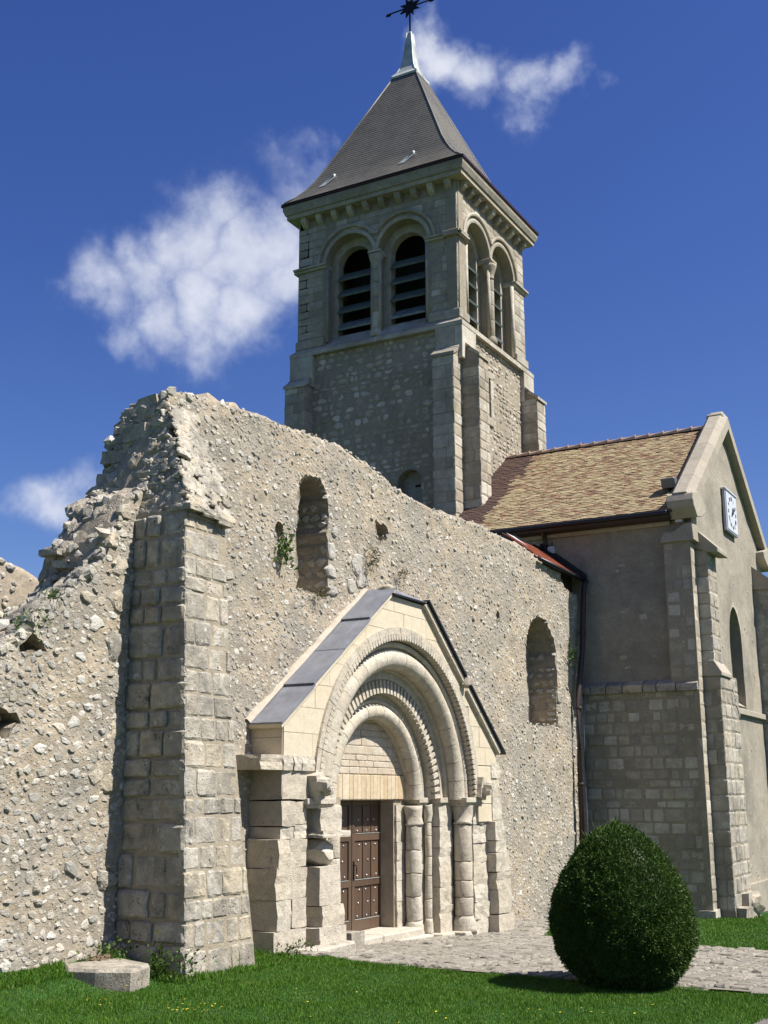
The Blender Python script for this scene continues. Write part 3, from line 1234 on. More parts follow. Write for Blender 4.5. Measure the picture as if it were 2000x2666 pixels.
def ragged(cx, cz, a, b, ph):
    def f(u, v):
        du, dv = (u - cx) / a, (v - cz) / b
        th = np.arctan2(dv, du)
        return (np.hypot(du, dv) - (1 + .28 * np.sin(3 * th + ph) + .16 * np.sin(5 * th + 2.0 + ph))) * min(a, b)
    return f


hole3 = ragged(8.70, 2.60, .15, .12, 1.2)
hole4 = ragged(8.98, 3.40, .17, .09, 2.6)
hole5 = ragged(16.32, 6.02, .19, .13, .6)
PORT_C, PORT_Z = 16.17, 1.80
portal_hole = arch_sd(PORT_C, -2.0, PORT_Z, 2.45)
wall_grid('wall_core', 'mortar', nave, (0, WY, 0), X3, SOUTH, 4.0, 25.38, -0.9, jag(top_front, .06, 1.1), jag(top_back, .07, 5.5), 1.0, 0.05, [sd1, sd2, hole1, hole2, hole3, hole4, hole5, portal_hole],
          amp=0.024, freq=2.4, edge=0.05, topj=0.16, backamp=.05)
# small holes are only shallow: a plug behind each
mb = MB()
mb.box((13.2, WY + .22, 5.2), (13.65, WY + .6, 5.75))
mb.build('hole_back', 'mortar', nave)
for (hx, hz) in ((8.70, 2.60), (8.98, 3.30), (16.32, 6.02)):
    MB().box((hx - .25, WY + .3, hz - .25), (hx + .25, WY + .6, hz + .2)).build('hole_back', 'mortar', nave)
mb = MB()
mb.box((20.7, WY + .2, 5.0), (21.15, WY + .6, 5.45))
mb.build('hole_back', 'mortar', nave)


for (cx_, z0_, zs_i, r_i_) in (WIN1, WIN2):
    mb = MB().box((cx_ - r_i_ - .12, WY + .60, z0_ - .12), (cx_ + r_i_ + .12, WY + .85, zs_i + r_i_ + .12))
    mb.build('window_infill', 'mortar', nave)


def gable_top(x):
    if x < 12.85 or x > 19.62:
        return -9
    return float(np.interp(x, [12.85, 15.74, 16.84, 19.62], [2.80, 4.86, 4.83, 2.62]))


RS = Stones(nave, 'rubble_stone', 'rubble', 'small_rubble')
pts = []
cellsz = 0.16
grid = {}


def can(x, z, r):
    i, j = int(x / cellsz), int(z / cellsz)
    for a in range(-4, 5):
        for b in range(-4, 5):
            for (q, w, rr_) in grid.get((i + a, j + b), ()):
                if (q - x) ** 2 + (w - z) ** 2 < (0.80 * (r + rr_)) ** 2:
                    return False
    return True


def put(x, z, r):
    grid.setdefault((int(x / cellsz), int(z / cellsz)), []).append((x, z, r))


def blocked(x, z, r):
    if sd1(x, z) < r * .6 or sd2(x, z) < r * .6 or hole1(x, z) < r * .5 or hole2(x, z) < r * .5 or hole3(x, z) < r * .5 or hole4(x, z) < r * .5 or hole5(x, z) < r * .5:
        return True
    if portal_hole(x, z) < .1:
        return True
    if z < gable_top(x) - .12:
        return True
    if 10.5 < x < 11.35 and z < 5.4:
        return True
    return False


_gx, _gz = np.meshgrid(np.arange(4, 26, .05), np.arange(-1, 8, .05), indexing='ij')
_gn = 0.024 * fbm(np.stack([_gx, _gz, _gx * 0], -1) * 2.4 + 7.7, 4)


def wall_noise(x, z):
    return float(_gn[int((x - 4) / .05), int((z + 1) / .05)])


prng = random.Random(3)
sizes = ([(.095, .14)] * 40 + [(.058, .09)] * 1500 + [(.034, .058)] * 8000 + [(.018, .034)] * 9000)
for rmin, rmax in sizes:
    for tr in range(4):
        x = prng.uniform(7.6, 25.33)
        if rmin >= .09 and prng.random() < .7:
            x = prng.uniform(7.6, 12.5)
        r = prng.uniform(rmin, rmax) * (1.0 if x < 12 else 0.82)
        if rmin >= .09 and x > 13:
            r *= .7
        b0 = float(gz(x, WY)) - .05
        tp = top_front(x)
        z = prng.uniform(b0, tp + .02)
        if blocked(x, z, r) or not can(x, z, r):
            continue
        put(x, z, r)
        k = 'slab' if r > .06 else 'chip'
        asp = prng.uniform(.42, .9)
        d = min(.016, r * prng.uniform(.12, .32)) if (prng.random() < .87 or r < .032) else min(.036, r * prng.uniform(.35, .75))
        RS.add(k, (x, WY - wall_noise(x, z) + d * (.1 if k != 'rub' else -.1), z), X3, SOUTH, UP, 2 * r * prng.uniform(.95, 1.15), d, 2 * r * asp, prng.uniform(-.5, .5))
        break
# crest stones along the broken top, and stones lodged in the broken core
x = 7.6
while x < 25.3:
    for yy in (0.08, .35, .62, .88):
        if prng.random() < .5:
            t = yy
            z = top_front(x) * (1 - t) + top_back(x) * t
            r = prng.uniform(.035, .11) * (1.3 if x < 11.2 else .8)
            RS.add('rub', (x + prng.uniform(-.05, .05), WY + yy + prng.uniform(-.06, .06), z - r * .05), X3, UP, Y3, 2.3 * r, r * .8, 1.7 * r, prng.uniform(-1, 1))
    x += prng.uniform(.09, .17)
KS = Stones(nave, 'core_stone', 'old_ashlar', 'core_stones')
for k in range(520):
    x = prng.uniform(7.6, 10.75)
    t = prng.uniform(0.0, 1.0)
    z = top_front(x) * (1 - t) + top_back(x) * t
    r = prng.uniform(.03, .12)
    e = .06
    sl_ = ((top_front(x + e) * (1 - t) + top_back(x + e) * t) - (top_front(x - e) * (1 - t) + top_back(x - e) * t)) / (2 * e)
    nv_ = np.array([-sl_, -.25, 1.0])
    nv_ /= np.linalg.norm(nv_)
    uv_ = np.cross([0, 1.0, 0], nv_)
    uv_ /= np.linalg.norm(uv_)
    KS.add('chip' if r < .07 else 'slab', (x, WY + t, z + .005), uv_, nv_, np.cross(nv_, uv_), 2.6 * r, r * prng.uniform(.25, .6), 1.7 * r, prng.uniform(-1, 1))
# broken west end of the high part and jagged overhangs
for k in range(260):
    yy = prng.uniform(WY + .05, WY + 1.0)
    t = (yy - WY)
    z = prng.uniform(5.35 + .1 * t, 6.7 + .2 * t)
    x = float(np.interp(z, [5.3, 5.45, 5.95, 6.45, 6.8], [10.5, 10.62, 10.72, 10.85, 11.0])) * (1 - t) + t * float(np.interp(z, [5.3, 5.7, 6.1, 6.4, 6.8, 7.0], [10.5, 10.95, 11.0, 11.1, 11.4, 11.7]))
    r = prng.uniform(.05, .13)
    KS.add('chip', (x + .03, yy, z), -Y3, WEST, UP, 2.4 * r, r * .8, 1.4 * r, prng.uniform(-.4, .4))
for (x, yy, z, w, d, h) in [(10.9, 9.95, 6.0, .42, .22, .16), (10.84, 9.6, 6.25, .36, .16, .2), (10.86, 10.0, 5.72, .4, .14, .12), (9.97, 10.0, 4.62, .3, .34, .075), (9.86, 9.6, 4.42, .5, .26, .08),
                           (10.05, 9.45, 4.62, .4, .2, .14), (10.25, 9.4, 5.0, .35, .16, .16), (10.4, 9.7, 5.2, .4, .16, .16), (10.95, 9.5, 6.62, .3, .14, .24)]:
    KS.add('full', (x + d * .25, yy, z), -Y3, WEST, UP, w, d, h, prng.uniform(-.15, .15))
# stones lining the window reveals (they face west and jut from the right-hand side)
for (cx, z0, zs, r) in (WIN1, WIN2):
    z = z0
    while z < zs + .1:
        h = prng.uniform(.09, .2)
        yy = WY + .02
        while yy < WY + .95:
            w = prng.uniform(.12, .3)
            RS.add('chip', (cx + r + .015, yy + w / 2, z + h / 2), -Y3, WEST, UP, w, prng.uniform(.02, .06), h * .95, prng.uniform(-.2, .2))
            yy += w
        z += h
    a = 0.1
    while a < PI - .1:
        RS.add('rub', (cx + (r + .03) * math.cos(a), WY + .05, zs + (r + .03) * math.sin(a)), (-math.sin(a), 0, math.cos(a)), SOUTH, (math.cos(a), 0, math.sin(a)), .11, .07, .2)
        a += prng.uniform(.22, .3)
for (x, z, w, h) in [(14.83, 5.12, .34, .22), (14.86, 4.83, .36, .16), (14.82, 5.45, .3, .28), (14.92, 5.75, .2, .18), (15.6, 5.35, .5, .4), (15.75, 5.1, .45, .3), (15.4, 5.0, .3, .25)]:
    RS.add('slab', (x, WY + .005, z), X3, SOUTH, UP, w, .035, h, prng.uniform(-.2, .2))
RS.finish(300, 9)
KS.finish(200, 7)
# quoins at the right-hand end of the wall, in the jamb of the second window and beside the buttress
Q = Stones(nave, 'quoin_stone', 'old_ashlar', 'quoins')
courses(Q, (25.0, WY, 0), X3, SOUTH, 0.4, 4.3, 6.2, (.2, .34), (.2, .4), 'mid', .03, (.0, .02), .06)
courses(Q, (WIN2[0] + WIN2[3], WY, 0), X3, SOUTH, 0.26, 3.25, 4.9, (.2, .34), (.2, .3), 'mid', .03, (.0, .015), .06, skip=.25)
courses(Q, (WIN2[0] - WIN2[3] - .25, WY, 0), X3, SOUTH, 0.24, 3.25, 4.6, (.2, .34), (.2, .3), 'mid', .03, (.0, .015), .06, skip=.5)
for z, w, h_ in [(2.02, .3, .2), (3.1, .26, .3), (3.52, .3, .34), (4.02, .26, .24), (2.6, .22, .25), (1.0, .3, .22), (4.45, .28, .25), (4.8, .2, .2), (5.08, .22, .2)]:
    Q.add('slab', (10.38 - w / 2 + random.uniform(-.05, .05), WY + .01, z), X3, SOUTH, UP, w * 1.2, .04, h_ * 1.1, random.uniform(-.15, .15))
Q.finish(60, 5)

# ================================================================== BUTTRESS
butt = thing('wall_buttress', 'tall weathered ashlar buttress with dark shaded side standing left of the gabled portal', 'buttress', (10.9, 8.7, 0))
BX0 = 10.47
yfront = lambda z: 8.24 + 0.046 * z
xr = pw([(-.5, 11.78), (0, 11.72), (1.45, 11.5), (3, 11.3), (5.2, 11.2)])
mb = MB()
zs_ = [-.6, .3, 1.5, 3.0, 5.08]
for i in range(len(zs_) - 1):
    a, b = zs_[i], zs_[i + 1]
    v = [(BX0, yfront(a), a), (xr(a), yfront(a), a), (xr(a), 9.3, a), (BX0, 9.3, a), (BX0, yfront(b), b), (xr(b), yfront(b), b), (xr(b), 9.3, b), (BX0, 9.3, b)]
    mb.add(v, [(0, 1, 5, 4), (1, 2, 6, 5), (2, 3, 7, 6), (3, 0, 4, 7)] + ([(0, 3, 2, 1)] if i == 0 else []) + ([(4, 5, 6, 7)] if i == 3 else []))
mb.add([(10.5, 8.43, 5.0), (11.25, 8.43, 5.0), (11.25, 9.28, 6.60), (10.93, 9.28, 6.66), (10.5, 9.28, 5.0), (11.25, 9.28, 5.0)], [(0, 1, 2, 3), (0, 3, 4), (1, 5, 2), (4, 3, 2, 5), (0, 4, 5, 1)])
mb.build('buttress_core', 'joint', butt)
BS = Stones(butt, 'ashlar_stone', 'old_ashlar', 'ashlar_stones')
nb = np.array([0, -1, 0.046])
nb /= np.linalg.norm(nb)
vb = np.array([0, 0.046, 1])
vb /= np.linalg.norm(vb)
courses(BS, (BX0 - .03, yfront(0), 0), X3, nb, 1.2, -.35, 5.05, (.17, .33), (.15, .44), 'old', .014, (.002, .020), .05, clip=lambda v: (0.0, xr(v) - BX0 + .045), vdir=vb, joff=.008, skip=.03)
v = -.35
while v < 5.02:
    h = min(random.uniform(.2, .4), 5.05 - v)
    if 5.05 - (v + h) < .12:
        h = 5.05 - v
    x = yfront(v + h / 2) - .02
    while x < 9.2:
        w = random.uniform(.2, .52)
        if 9.22 - (x + w) < .14:
            w = 9.22 - x
        p = random.uniform(.012, .05)
        if w > .06:
            BS.add('old', (BX0 - p + .09, x + w / 2, v + h / 2), -Y3, WEST, UP, w - .03, .09, h - .03, random.uniform(-.025, .025))
        x += w
    v += h
# flank of the weathered head
hA, hD, hE = np.array([10.5, 8.43, 5.0]), np.array([10.93, 9.28, 6.66]), np.array([10.5, 9.28, 5.0])
nf = np.cross(hD - hA, hE - hA)
nf /= np.linalg.norm(nf)
nf = nf if nf[0] < 0 else -nf
uf = np.cross(UP, nf)
uf /= np.linalg.norm(uf)
vf = np.cross(nf, uf)
for k in range(170):
    q1, q2 = random.random(), random.random()
    if q1 + q2 > 1:
        q1, q2 = 1 - q1, 1 - q2
    c = hA + (hD - hA) * q1 + (hE - hA) * q2
    BS.add('chip', c - nf * .005, uf, nf, vf, random.uniform(.1, .26), random.uniform(.02, .05), random.uniform(.07, .16), random.uniform(-.3, .3))
BS.finish(300, 8)
sl = np.array([0, .73, 1.62])
sl /= np.linalg.norm(sl)
ns = np.array([0, -1.62, .73])
ns /= np.linalg.norm(ns)
CS = Stones(butt, 'weathering_stone', 'old_ashlar', 'weathering_stones')
for k in range(330):
    a = random.uniform(0, 1.58)
    x = random.uniform(10.52 + .25 * a, 11.3 + .1 * random.random())
    r = random.uniform(.03, .10)
    c = np.array([x, 8.45, 5.1]) + sl * a - ns * .004
    CS.add('chip' if r < .07 else 'slab', c, X3, ns, sl, 2.3 * r, min(.022, r * .3), 1.7 * r, random.uniform(-.5, .5))
CS.finish(120, 8)
for (x0, x1, dz) in [(BX0 - .02, 10.72, .03), (10.70, 11.0, 0.0), (10.98, 11.27, -.04)]:
    v, f = TPL['full%d' % random.randrange(6)]
    mb = MB().add(v * np.array([x1 - x0, .3, .075]) + np.array([(x0 + x1) / 2, 8.53, 5.07 + dz]), f)
    mb.build('drip_stone', 'old_ashlar', butt)


# ================================================================== PORTAL
PY = 8.72
portal = thing('church_portal', 'gabled stone portal with recessed round arches, columns and a lead-covered left slope', 'portal', (PORT_C, 9.0, -.2))
gt = pw([(12.89, 2.80), (15.74, 4.86), (16.84, 4.83), (19.56, 2.64)])
wall_grid('gable_wall', 'mortar_fillet', portal, (0, PY, 0), X3, SOUTH, 12.89, 19.56, 1.86, gt, gt, .62, 0.06, [arch_sd(PORT_C, -2, PORT_Z, 2.40)], amp=0.0)
GS = Stones(portal, 'gable_block', 'gable_stone', 'gable_blocks')


def gclip(v):
    if v < 2.72:
        a = 12.9
    else:
        a = float(np.interp(v, [2.8, 4.86], [12.9, 15.74]))
    b = float(np.interp(v, [2.64, 4.83], [19.54, 16.86])) if v > 2.64 else 19.54
    return (a - 12.89, b - 12.89)


def gholes(a, b):
    lo = max(a, PORT_Z)
    hw = math.sqrt(max(0, 2.56 ** 2 - (lo - PORT_Z) ** 2)) if lo < PORT_Z + 2.56 else 0
    return [(PORT_C - hw - 12.89, PORT_C + hw - 12.89)] if hw else []


def halfplane(poly, p, n):
    """keep the side of the line through p where (q - p) . n <= 0."""
    out = []
    for i in range(len(poly)):
        a_, b_ = poly[i], poly[(i + 1) % len(poly)]
        da = (a_[0] - p[0]) * n[0] + (a_[1] - p[1]) * n[1]
        db = (b_[0] - p[0]) * n[0] + (b_[1] - p[1]) * n[1]
        if da <= 0:
            out.append(a_)
        if da * db < 0:
            t_ = da / (da - db)
            out.append((a_[0] + (b_[0] - a_[0]) * t_, a_[1] + (b_[1] - a_[1]) * t_))
    return out


zc = 2.37
rowi = 0
while zc < 4.84:
    hc = [.30, .34, .32, .33, .31, .34, .30, .34][rowi % 8]
    xg = 12.9 + (rowi % 2) * -.35
    while xg < 19.55:
        wg = random.uniform(.62, .95)
        po = [(xg + .003, zc + .003), (xg + wg - .003, zc + .003), (xg + wg - .003, zc + hc - .003), (xg + .003, zc + hc - .003)]
        po = halfplane(po, (12.9, 0), (-1, 0))
        if po:
            po = halfplane(po, (19.54, 0), (1, 0))
        if po:
            po = halfplane(po, (12.89, 2.79), (-(4.86 - 2.80), 15.74 - 12.89))
        if po:
            po = halfplane(po, (16.84, 4.82), (4.83 - 2.64, 19.56 - 16.84))
        if po:
            po = halfplane(po, (16, 4.835), (0, 1))
        for _ in range(2):
            if po and len(po) > 2:
                mx_, mz_ = sum(p[0] for p in po) / len(po), sum(p[1] for p in po) / len(po)
                dx_, dz_ = mx_ - PORT_C, mz_ - PORT_Z
                dl_ = math.hypot(dx_, dz_)
                if dl_ < 2.35:
                    po = []
                    break
                po = halfplane(po, (PORT_C + dx_ / dl_ * 2.5, PORT_Z + dz_ / dl_ * 2.5), (-dx_, -dz_))
        if po and len(po) > 2:
            ar = abs(sum(po[i][0] * po[(i + 1) % len(po)][1] - po[(i + 1) % len(po)][0] * po[i][1] for i in range(len(po)))) / 2
            if ar > .006:
                mg = MB().prism(po, 1, PY - .012 + random.uniform(-.003, .003), PY + .03)
                mg.build('gable_block', 'gable_stone', portal)
        xg += wg
    zc += hc
    rowi += 1
# west flank of the gable block
courses(GS, (12.89, 9.3, 0), -Y3, WEST, .58, 2.36, 2.78, (.2, .25), (.3, .6), 'cut', .008, (.006, .01), .03)
courses(GS, (18.78, PY, 0), X3, SOUTH, .55, 1.43, 2.36, (.28, .34), (.4, .6), 'cut', .008, (.006, .01), .05)
GS.finish(300, 5)

OS = Stones(portal, 'pier_block', 'arch_stone', 'pier_blocks')


def fblock(S_, x0, x1, y0, y1, z0, z1, j=.007, rot=0.0):
    c = ((x0 + x1) / 2 + random.uniform(-j, j), (y0 + y1) / 2 + random.uniform(-j, j), (z0 + z1) / 2)
    S_.add('full', c, X3, SOUTH, UP, x1 - x0, y1 - y0, z1 - z0 + .004, rot)


# left pier, block by block, ruinous
LP = [(12.74, 13.46, 8.70, 9.3, -.35, .24), (12.80, 13.12, 8.70, 9.3, .25, .60), (13.13, 13.47, 8.70, 9.3, .25, .60), (12.78, 13.47, 8.69, 9.3, .61, .98),
      (12.82, 13.08, 8.70, 9.3, .99, 1.33), (13.09, 13.48, 8.71, 9.3, .99, 1.33), (12.90, 13.2, 8.73, 9.3, 1.34, 1.48), (13.21, 13.5, 8.73, 9.3, 1.34, 1.5),
      (12.90, 13.22, 8.72, 9.3, 1.49, 1.80), (13.23, 13.5, 8.73, 9.3, 1.51, 1.8), (12.91, 13.56, 8.71, 9.3, 1.82, 2.18)]
for b in LP:
    fblock(OS, *b)
# shelf course under the gable foot
for (x0, x1) in [(12.36, 12.86), (12.87, 13.1), (13.11, 13.3), (13.31, 13.62)]:
    fblock(OS, x0, x1, 8.68, 9.3, 2.19, 2.37)
# right pier
RP = [(19.22, 19.86, 8.58, 9.3, -.6, -.08), (19.24, 19.80, 8.58, 9.3, -.07, .32), (19.22, 19.82, 8.6, 9.3, .33, .6), (19.2, 19.78, 8.6, 9.3, .61, .92), (19.24, 19.7, 8.62, 9.3, .93, 1.12),
      (19.2, 19.44, 8.6, 9.3, 1.13, 1.44), (19.45, 19.7, 8.66, 9.3, 1.13, 1.44), (19.33, 19.72, 8.70, 9.3, 1.46, 1.84), (19.34, 19.66, 8.71, 9.3, 1.86, 2.14), (19.34, 19.7, 8.71, 9.3, 2.16, 2.44)]
for b in RP:
    fblock(OS, *b)
OS.finish(120, 5)

JS = Stones(portal, 'jamb_block', 'arch_stone', 'jamb_blocks')


def jamb(x0, x1, y0, y1, z0=-.42, z1=1.72, hr=(.24, .36), S_=JS):
    z = z0
    while z < z1 - .01:
        h = random.uniform(*hr)
        if z1 - (z + h) < .16:
            h = z1 - z
        fblock(S_, x0, x1, y0, y1, z, z + h, .006)
        z += h


mir = lambda x: 2 * PORT_C - x
for (x0, x1, y0) in [(17.09, 17.55, 9.36), (17.47, 17.95, 9.21), (17.86, 18.34, 8.99), (18.28, 18.72, 9.02), (18.66, 19.26, 8.76)]:
    jamb(x0, x1, y0, 9.75)
jamb(mir(17.55), mir(17.09), 9.36, 9.75)
jamb(mir(17.95), mir(17.47), 9.21, 9.75)
jamb(mir(18.34), mir(17.86), 8.99, 9.75)
jamb(mir(18.9), mir(18.28), 9.02, 9.75)
# left column place: a worn capital block, a slab, an eroded lump and squared blocks
for b in [(13.72, 14.26, 8.66, 9.05, 1.42, 1.71), (13.70, 14.42, 8.60, 9.05, 1.33, 1.41), (13.76, 14.28, 8.68, 9.05, .47, .96), (13.8, 14.34, 8.66, 9.05, .21, .46), (13.7, 14.36, 8.62, 9.05, -.35, .20)]:
    fblock(JS, *b)
JS.add('big', (14.0, 8.86, 1.14), X3, SOUTH, UP, .6, .26, .42)
JS.finish(200, 5)
mb = MB()
mb.box((13.4, 9.3, -.5), (15.28, 9.8, 1.85))
mb.box((17.06, 9.3 + .1, -.5), (18.95, 9.8, 1.85))
mb.build('jamb_core', 'joint', portal)


def lathe_part(name, c, prof, mat='arch_stone', seg=18, jitter=0.0):
    m = MB().lathe(c, prof, seg)
    if jitter:
        vv = m.v[0]
        m.v[0] = vv + np.array([[fbm(p * 7 + k * 11, 3) for k in range(3)] for p in vv]) * jitter
    return m.build(name, mat, portal)


def column(cx, cy, r, z0, z1, capz):
    lathe_part('column_base', (cx, cy, 0), [(r * 1.3, z0), (r * 1.3, z0 + .07), (r * 1.2, z0 + .12), (r * 1.24, z0 + .17), (r * 1.08, z0 + .22), (r * 1.02, z0 + .26)], jitter=.012)
    z = z0 + .26
    while z < capz - .02:
        h = random.uniform(.26, .42)
        if capz - (z + h) < .2:
            h = capz - z
        lathe_part('column_drum', (cx, cy, 0), [(r * .97, z + .004), (r, z + .02), (r, z + h - .02), (r * .97, z + h - .004)], jitter=.014)
        z += h
    lathe_part('capital', (cx, cy, 0), [(r * 1.08, capz), (r * 1.12, capz + .03), (r * 1.0, capz + .05), (r * 1.02, capz + .15), (r * 1.10, capz + .26), (r * 1.16, z1)], jitter=.026)


column(18.46, 8.86, .155, -.30, 1.72, 1.40)
column(17.36 + .05, 9.23, .125, -.30, 1.72, 1.40)
column(17.74, 9.14, .06, -.30, 1.72, 1.44)
column(mir(17.41), 9.23, .125, -.30, 1.72, 1.40)
# plinths
for (x0, x1, y0) in [(17.2, 17.62, 8.98), (17.66, 18.1, 8.85), (18.16, 18.62, 8.68)]:
    mb = MB().box((x0, y0, -.5), (x1, y0 + .5, -.26), .006)
    mb.build('plinth', 'arch_stone', portal, bevel=.015)
# imposts: a slab over each step of the jambs
for s in (0, 1):
    for (x0, x1, y0) in [(17.45, 17.93, 9.13), (17.84, 18.3, 8.95), (18.22, 18.92, 8.66)]:
        a, b = (x0, x1) if s == 0 else (mir(x1), mir(x0))
        mb = MB()
        mb.box((a, y0, 1.755), (b, 9.7, 1.835), .003)
        mb.box((a + .02, y0 + .025, 1.728), (b - .02, 9.69, 1.757))
        mb.box((a + .04, y0 + .05, 1.705), (b - .04, 9.68, 1.73))
        mb.build('impost', 'arch_stone', portal, bevel=.006)


def voussoirs(name, prof, nseg, gap, mat, y_shift=0.0, a0=0.0, a1=PI, jit=0.0, sub=4, smooth=True):
    """prof: closed polygon of (radius, y); nseg equal stones sharing one mesh, turned about the arch's centre."""
    da = (a1 - a0) / nseg
    m = MB()
    v, fs = [], []
    k = len(prof)
    g = gap / max(p[0] for p in prof)
    for i in range(sub + 1):
        a = -da / 2 + g / 2 + (da - g) * i / sub
        for r, yy in prof:
            v.append((r * math.sin(a), yy, r * math.cos(a)))
    for i in range(sub):
        for j in range(k):
            j2 = (j + 1) % k
            fs.append((i * k + j, i * k + j2, (i + 1) * k + j2, (i + 1) * k + j))
    m.add(v, fs, smooth)
    m.add(v[:k], [tuple(range(k))])
    m.add(v[-k:], [tuple(range(k))])
    me = m.mesh(name, mat)
    for i in range(nseg):
        th = a0 + da * (i + .5)
        ang = PI / 2 - th
        M = Matrix.Translation((PORT_C, y_shift + random.uniform(-jit, jit), PORT_Z)) @ Matrix.Rotation(ang, 4, 'Y')
        link_obj(name, me, portal, M)


def circ(r, y, t, n=12):
    return [(r + t * math.cos(2 * PI * i / n), y + t * math.sin(2 * PI * i / n)) for i in range(n)]


# hood band and its row of small scallops
voussoirs('hood_stone', [(2.46, 8.67), (2.585, 8.67), (2.585, 8.9), (2.46, 8.9)], 23, .008, 'arch_stone', jit=.004, smooth=False)
sc = MB()
for q in range(1):
    n = 7
    poly = [(-.036, .06)] + [(-.036 * math.cos(PI * i / (n - 1)), -.045 * math.sin(PI * i / (n - 1))) for i in range(n)] + [(.036, .06)]
    sc.prism([(x, z + 2.43) for x, z in poly], 1, 8.66, 8.80)
scm = sc.mesh('scallop', 'arch_stone')
for i in range(92):
    th = PI * (i + .5) / 92
    link_obj('scallop', scm, portal, Matrix.Translation((PORT_C, 0, PORT_Z)) @ Matrix.Rotation(PI / 2 - th, 4, 'Y'))
voussoirs('inner_roll', circ(2.335, 8.83, .05), 23, .004, 'arch_stone', jit=.003)
voussoirs('arch_filling', [(2.2, 8.86), (2.47, 8.86), (2.47, 9.5), (2.2, 9.5)], 23, 0.0, 'arch_stone', smooth=False)
voussoirs('roll_stone', circ(2.115, 8.90, .16, 16), 21, .008, 'arch_stone', jit=.004)
voussoirs('arch_filling', [(1.93, 8.96), (2.25, 8.93), (2.25, 9.5), (1.93, 9.5)], 21, 0.0, 'arch_stone', smooth=False)
# toothed second order
voussoirs('toothed_order', [(1.60, 9.09), (1.795, 9.09), (1.82, 9.025), (1.95, 9.025), (1.95, 9.5), (1.60, 9.34)], 25, .006, 'arch_stone', jit=.002, smooth=False)
tt = MB()
tt.add([(-.034, 9.10, 1.605), (.034, 9.10, 1.605), (.034, 9.10, 1.83), (-.034, 9.10, 1.83), (-.034, 9.015, 1.605), (.034, 9.015, 1.605), (.028, 9.025, 1.8), (-.028, 9.025, 1.8)],
       [(0, 3, 2, 1), (4, 5, 6, 7), (0, 1, 5, 4), (1, 2, 6, 5), (2, 3, 7, 6), (3, 0, 4, 7)])
ttm = tt.mesh('tooth', 'arch_stone')
for i in range(48):
    th = PI * (i + .5) / 48
    link_obj('tooth', ttm, portal, Matrix.Translation((PORT_C, 0, PORT_Z)) @ Matrix.Rotation(PI / 2 - th, 4, 'Y'))
voussoirs('inner_filling', [(1.42, 9.22), (1.62, 9.2), (1.62, 9.6), (1.42, 9.6)], 17, 0.0, 'arch_stone', smooth=False)
voussoirs('inner_roll', circ(1.49, 9.2, .035), 17, .004, 'arch_stone')
voussoirs('inner_roll_stone', circ(1.335, 9.25, .13, 14), 17, .008, 'arch_stone', jit=.004)
voussoirs('inner_filling', [(1.22, 9.30), (1.45, 9.28), (1.45, 9.6), (1.22, 9.6)], 17, 0.0, 'arch_stone', smooth=False)
# carved stops at the feet of the hood
for sx in (-1, 1):
    m = MB()
    v, f = TPL['full1' if sx < 0 else 'full3']
    rm = np.array(Matrix.Rotation(.25 * sx, 3, 'Y'))
    m.add((v * np.array([.20, .26, .34])) @ rm.T + np.array([PORT_C + sx * 2.56, 8.70, 1.99]), f)
    v, f = TPL['chip3']
    m.add(v * np.array([.24, .14, .22]) @ np.array([[1, 0, 0], [0, -1, 0], [0, 0, 1]]) + np.array([PORT_C + sx * 2.60, 8.56, 2.02]), f)
    v, f = TPL['chip7']
    m.add(v * np.array([.16, .12, .14]) @ np.array([[1, 0, 0], [0, -1, 0], [0, 0, 1]]) + np.array([PORT_C + sx * 2.52, 8.54, 1.93]), f)
    m.build('hood_stop', 'arch_stone', portal)

# tympanum and lintel
mb = MB().box((14.75, 9.40, 1.80), (17.6, 9.62, 3.2))
mb.build('tympanum_back', 'mortar_fillet', portal)
TS_ = Stones(portal, 'tympanum_block', 'tympanum_stone', 'tympanum_blocks')
courses(TS_, (PORT_C - 1.34, 9.39, 0), X3, SOUTH, 2.68, 2.19, 3.2, (.085, .16), (.12, .36), 'mid', .005, (.004, .013), .02,
        clip=lambda v: (1.34 - math.sqrt(max(.01, 1.34 ** 2 - (v - PORT_Z) ** 2)), 1.34 + math.sqrt(max(.01, 1.34 ** 2 - (v - PORT_Z) ** 2))))
TS_.finish(200, 3)
LS = Stones(portal, 'lintel_block', 'lintel_stone', 'lintel_blocks')
x = 14.85
while x < 17.45:
    w = random.uniform(.08, .2)
    LS.add('cut', (x + w / 2, 9.40, 1.995), X3, SOUTH, UP, w - .006, .04 + random.uniform(0, .006), .365)
    x += w
LS.finish(60, 2)
mb = MB().box((14.8, 9.42, 1.812), (17.5, 9.95, 1.9))
mb.build('lintel_soffit', 'lintel_stone', portal)

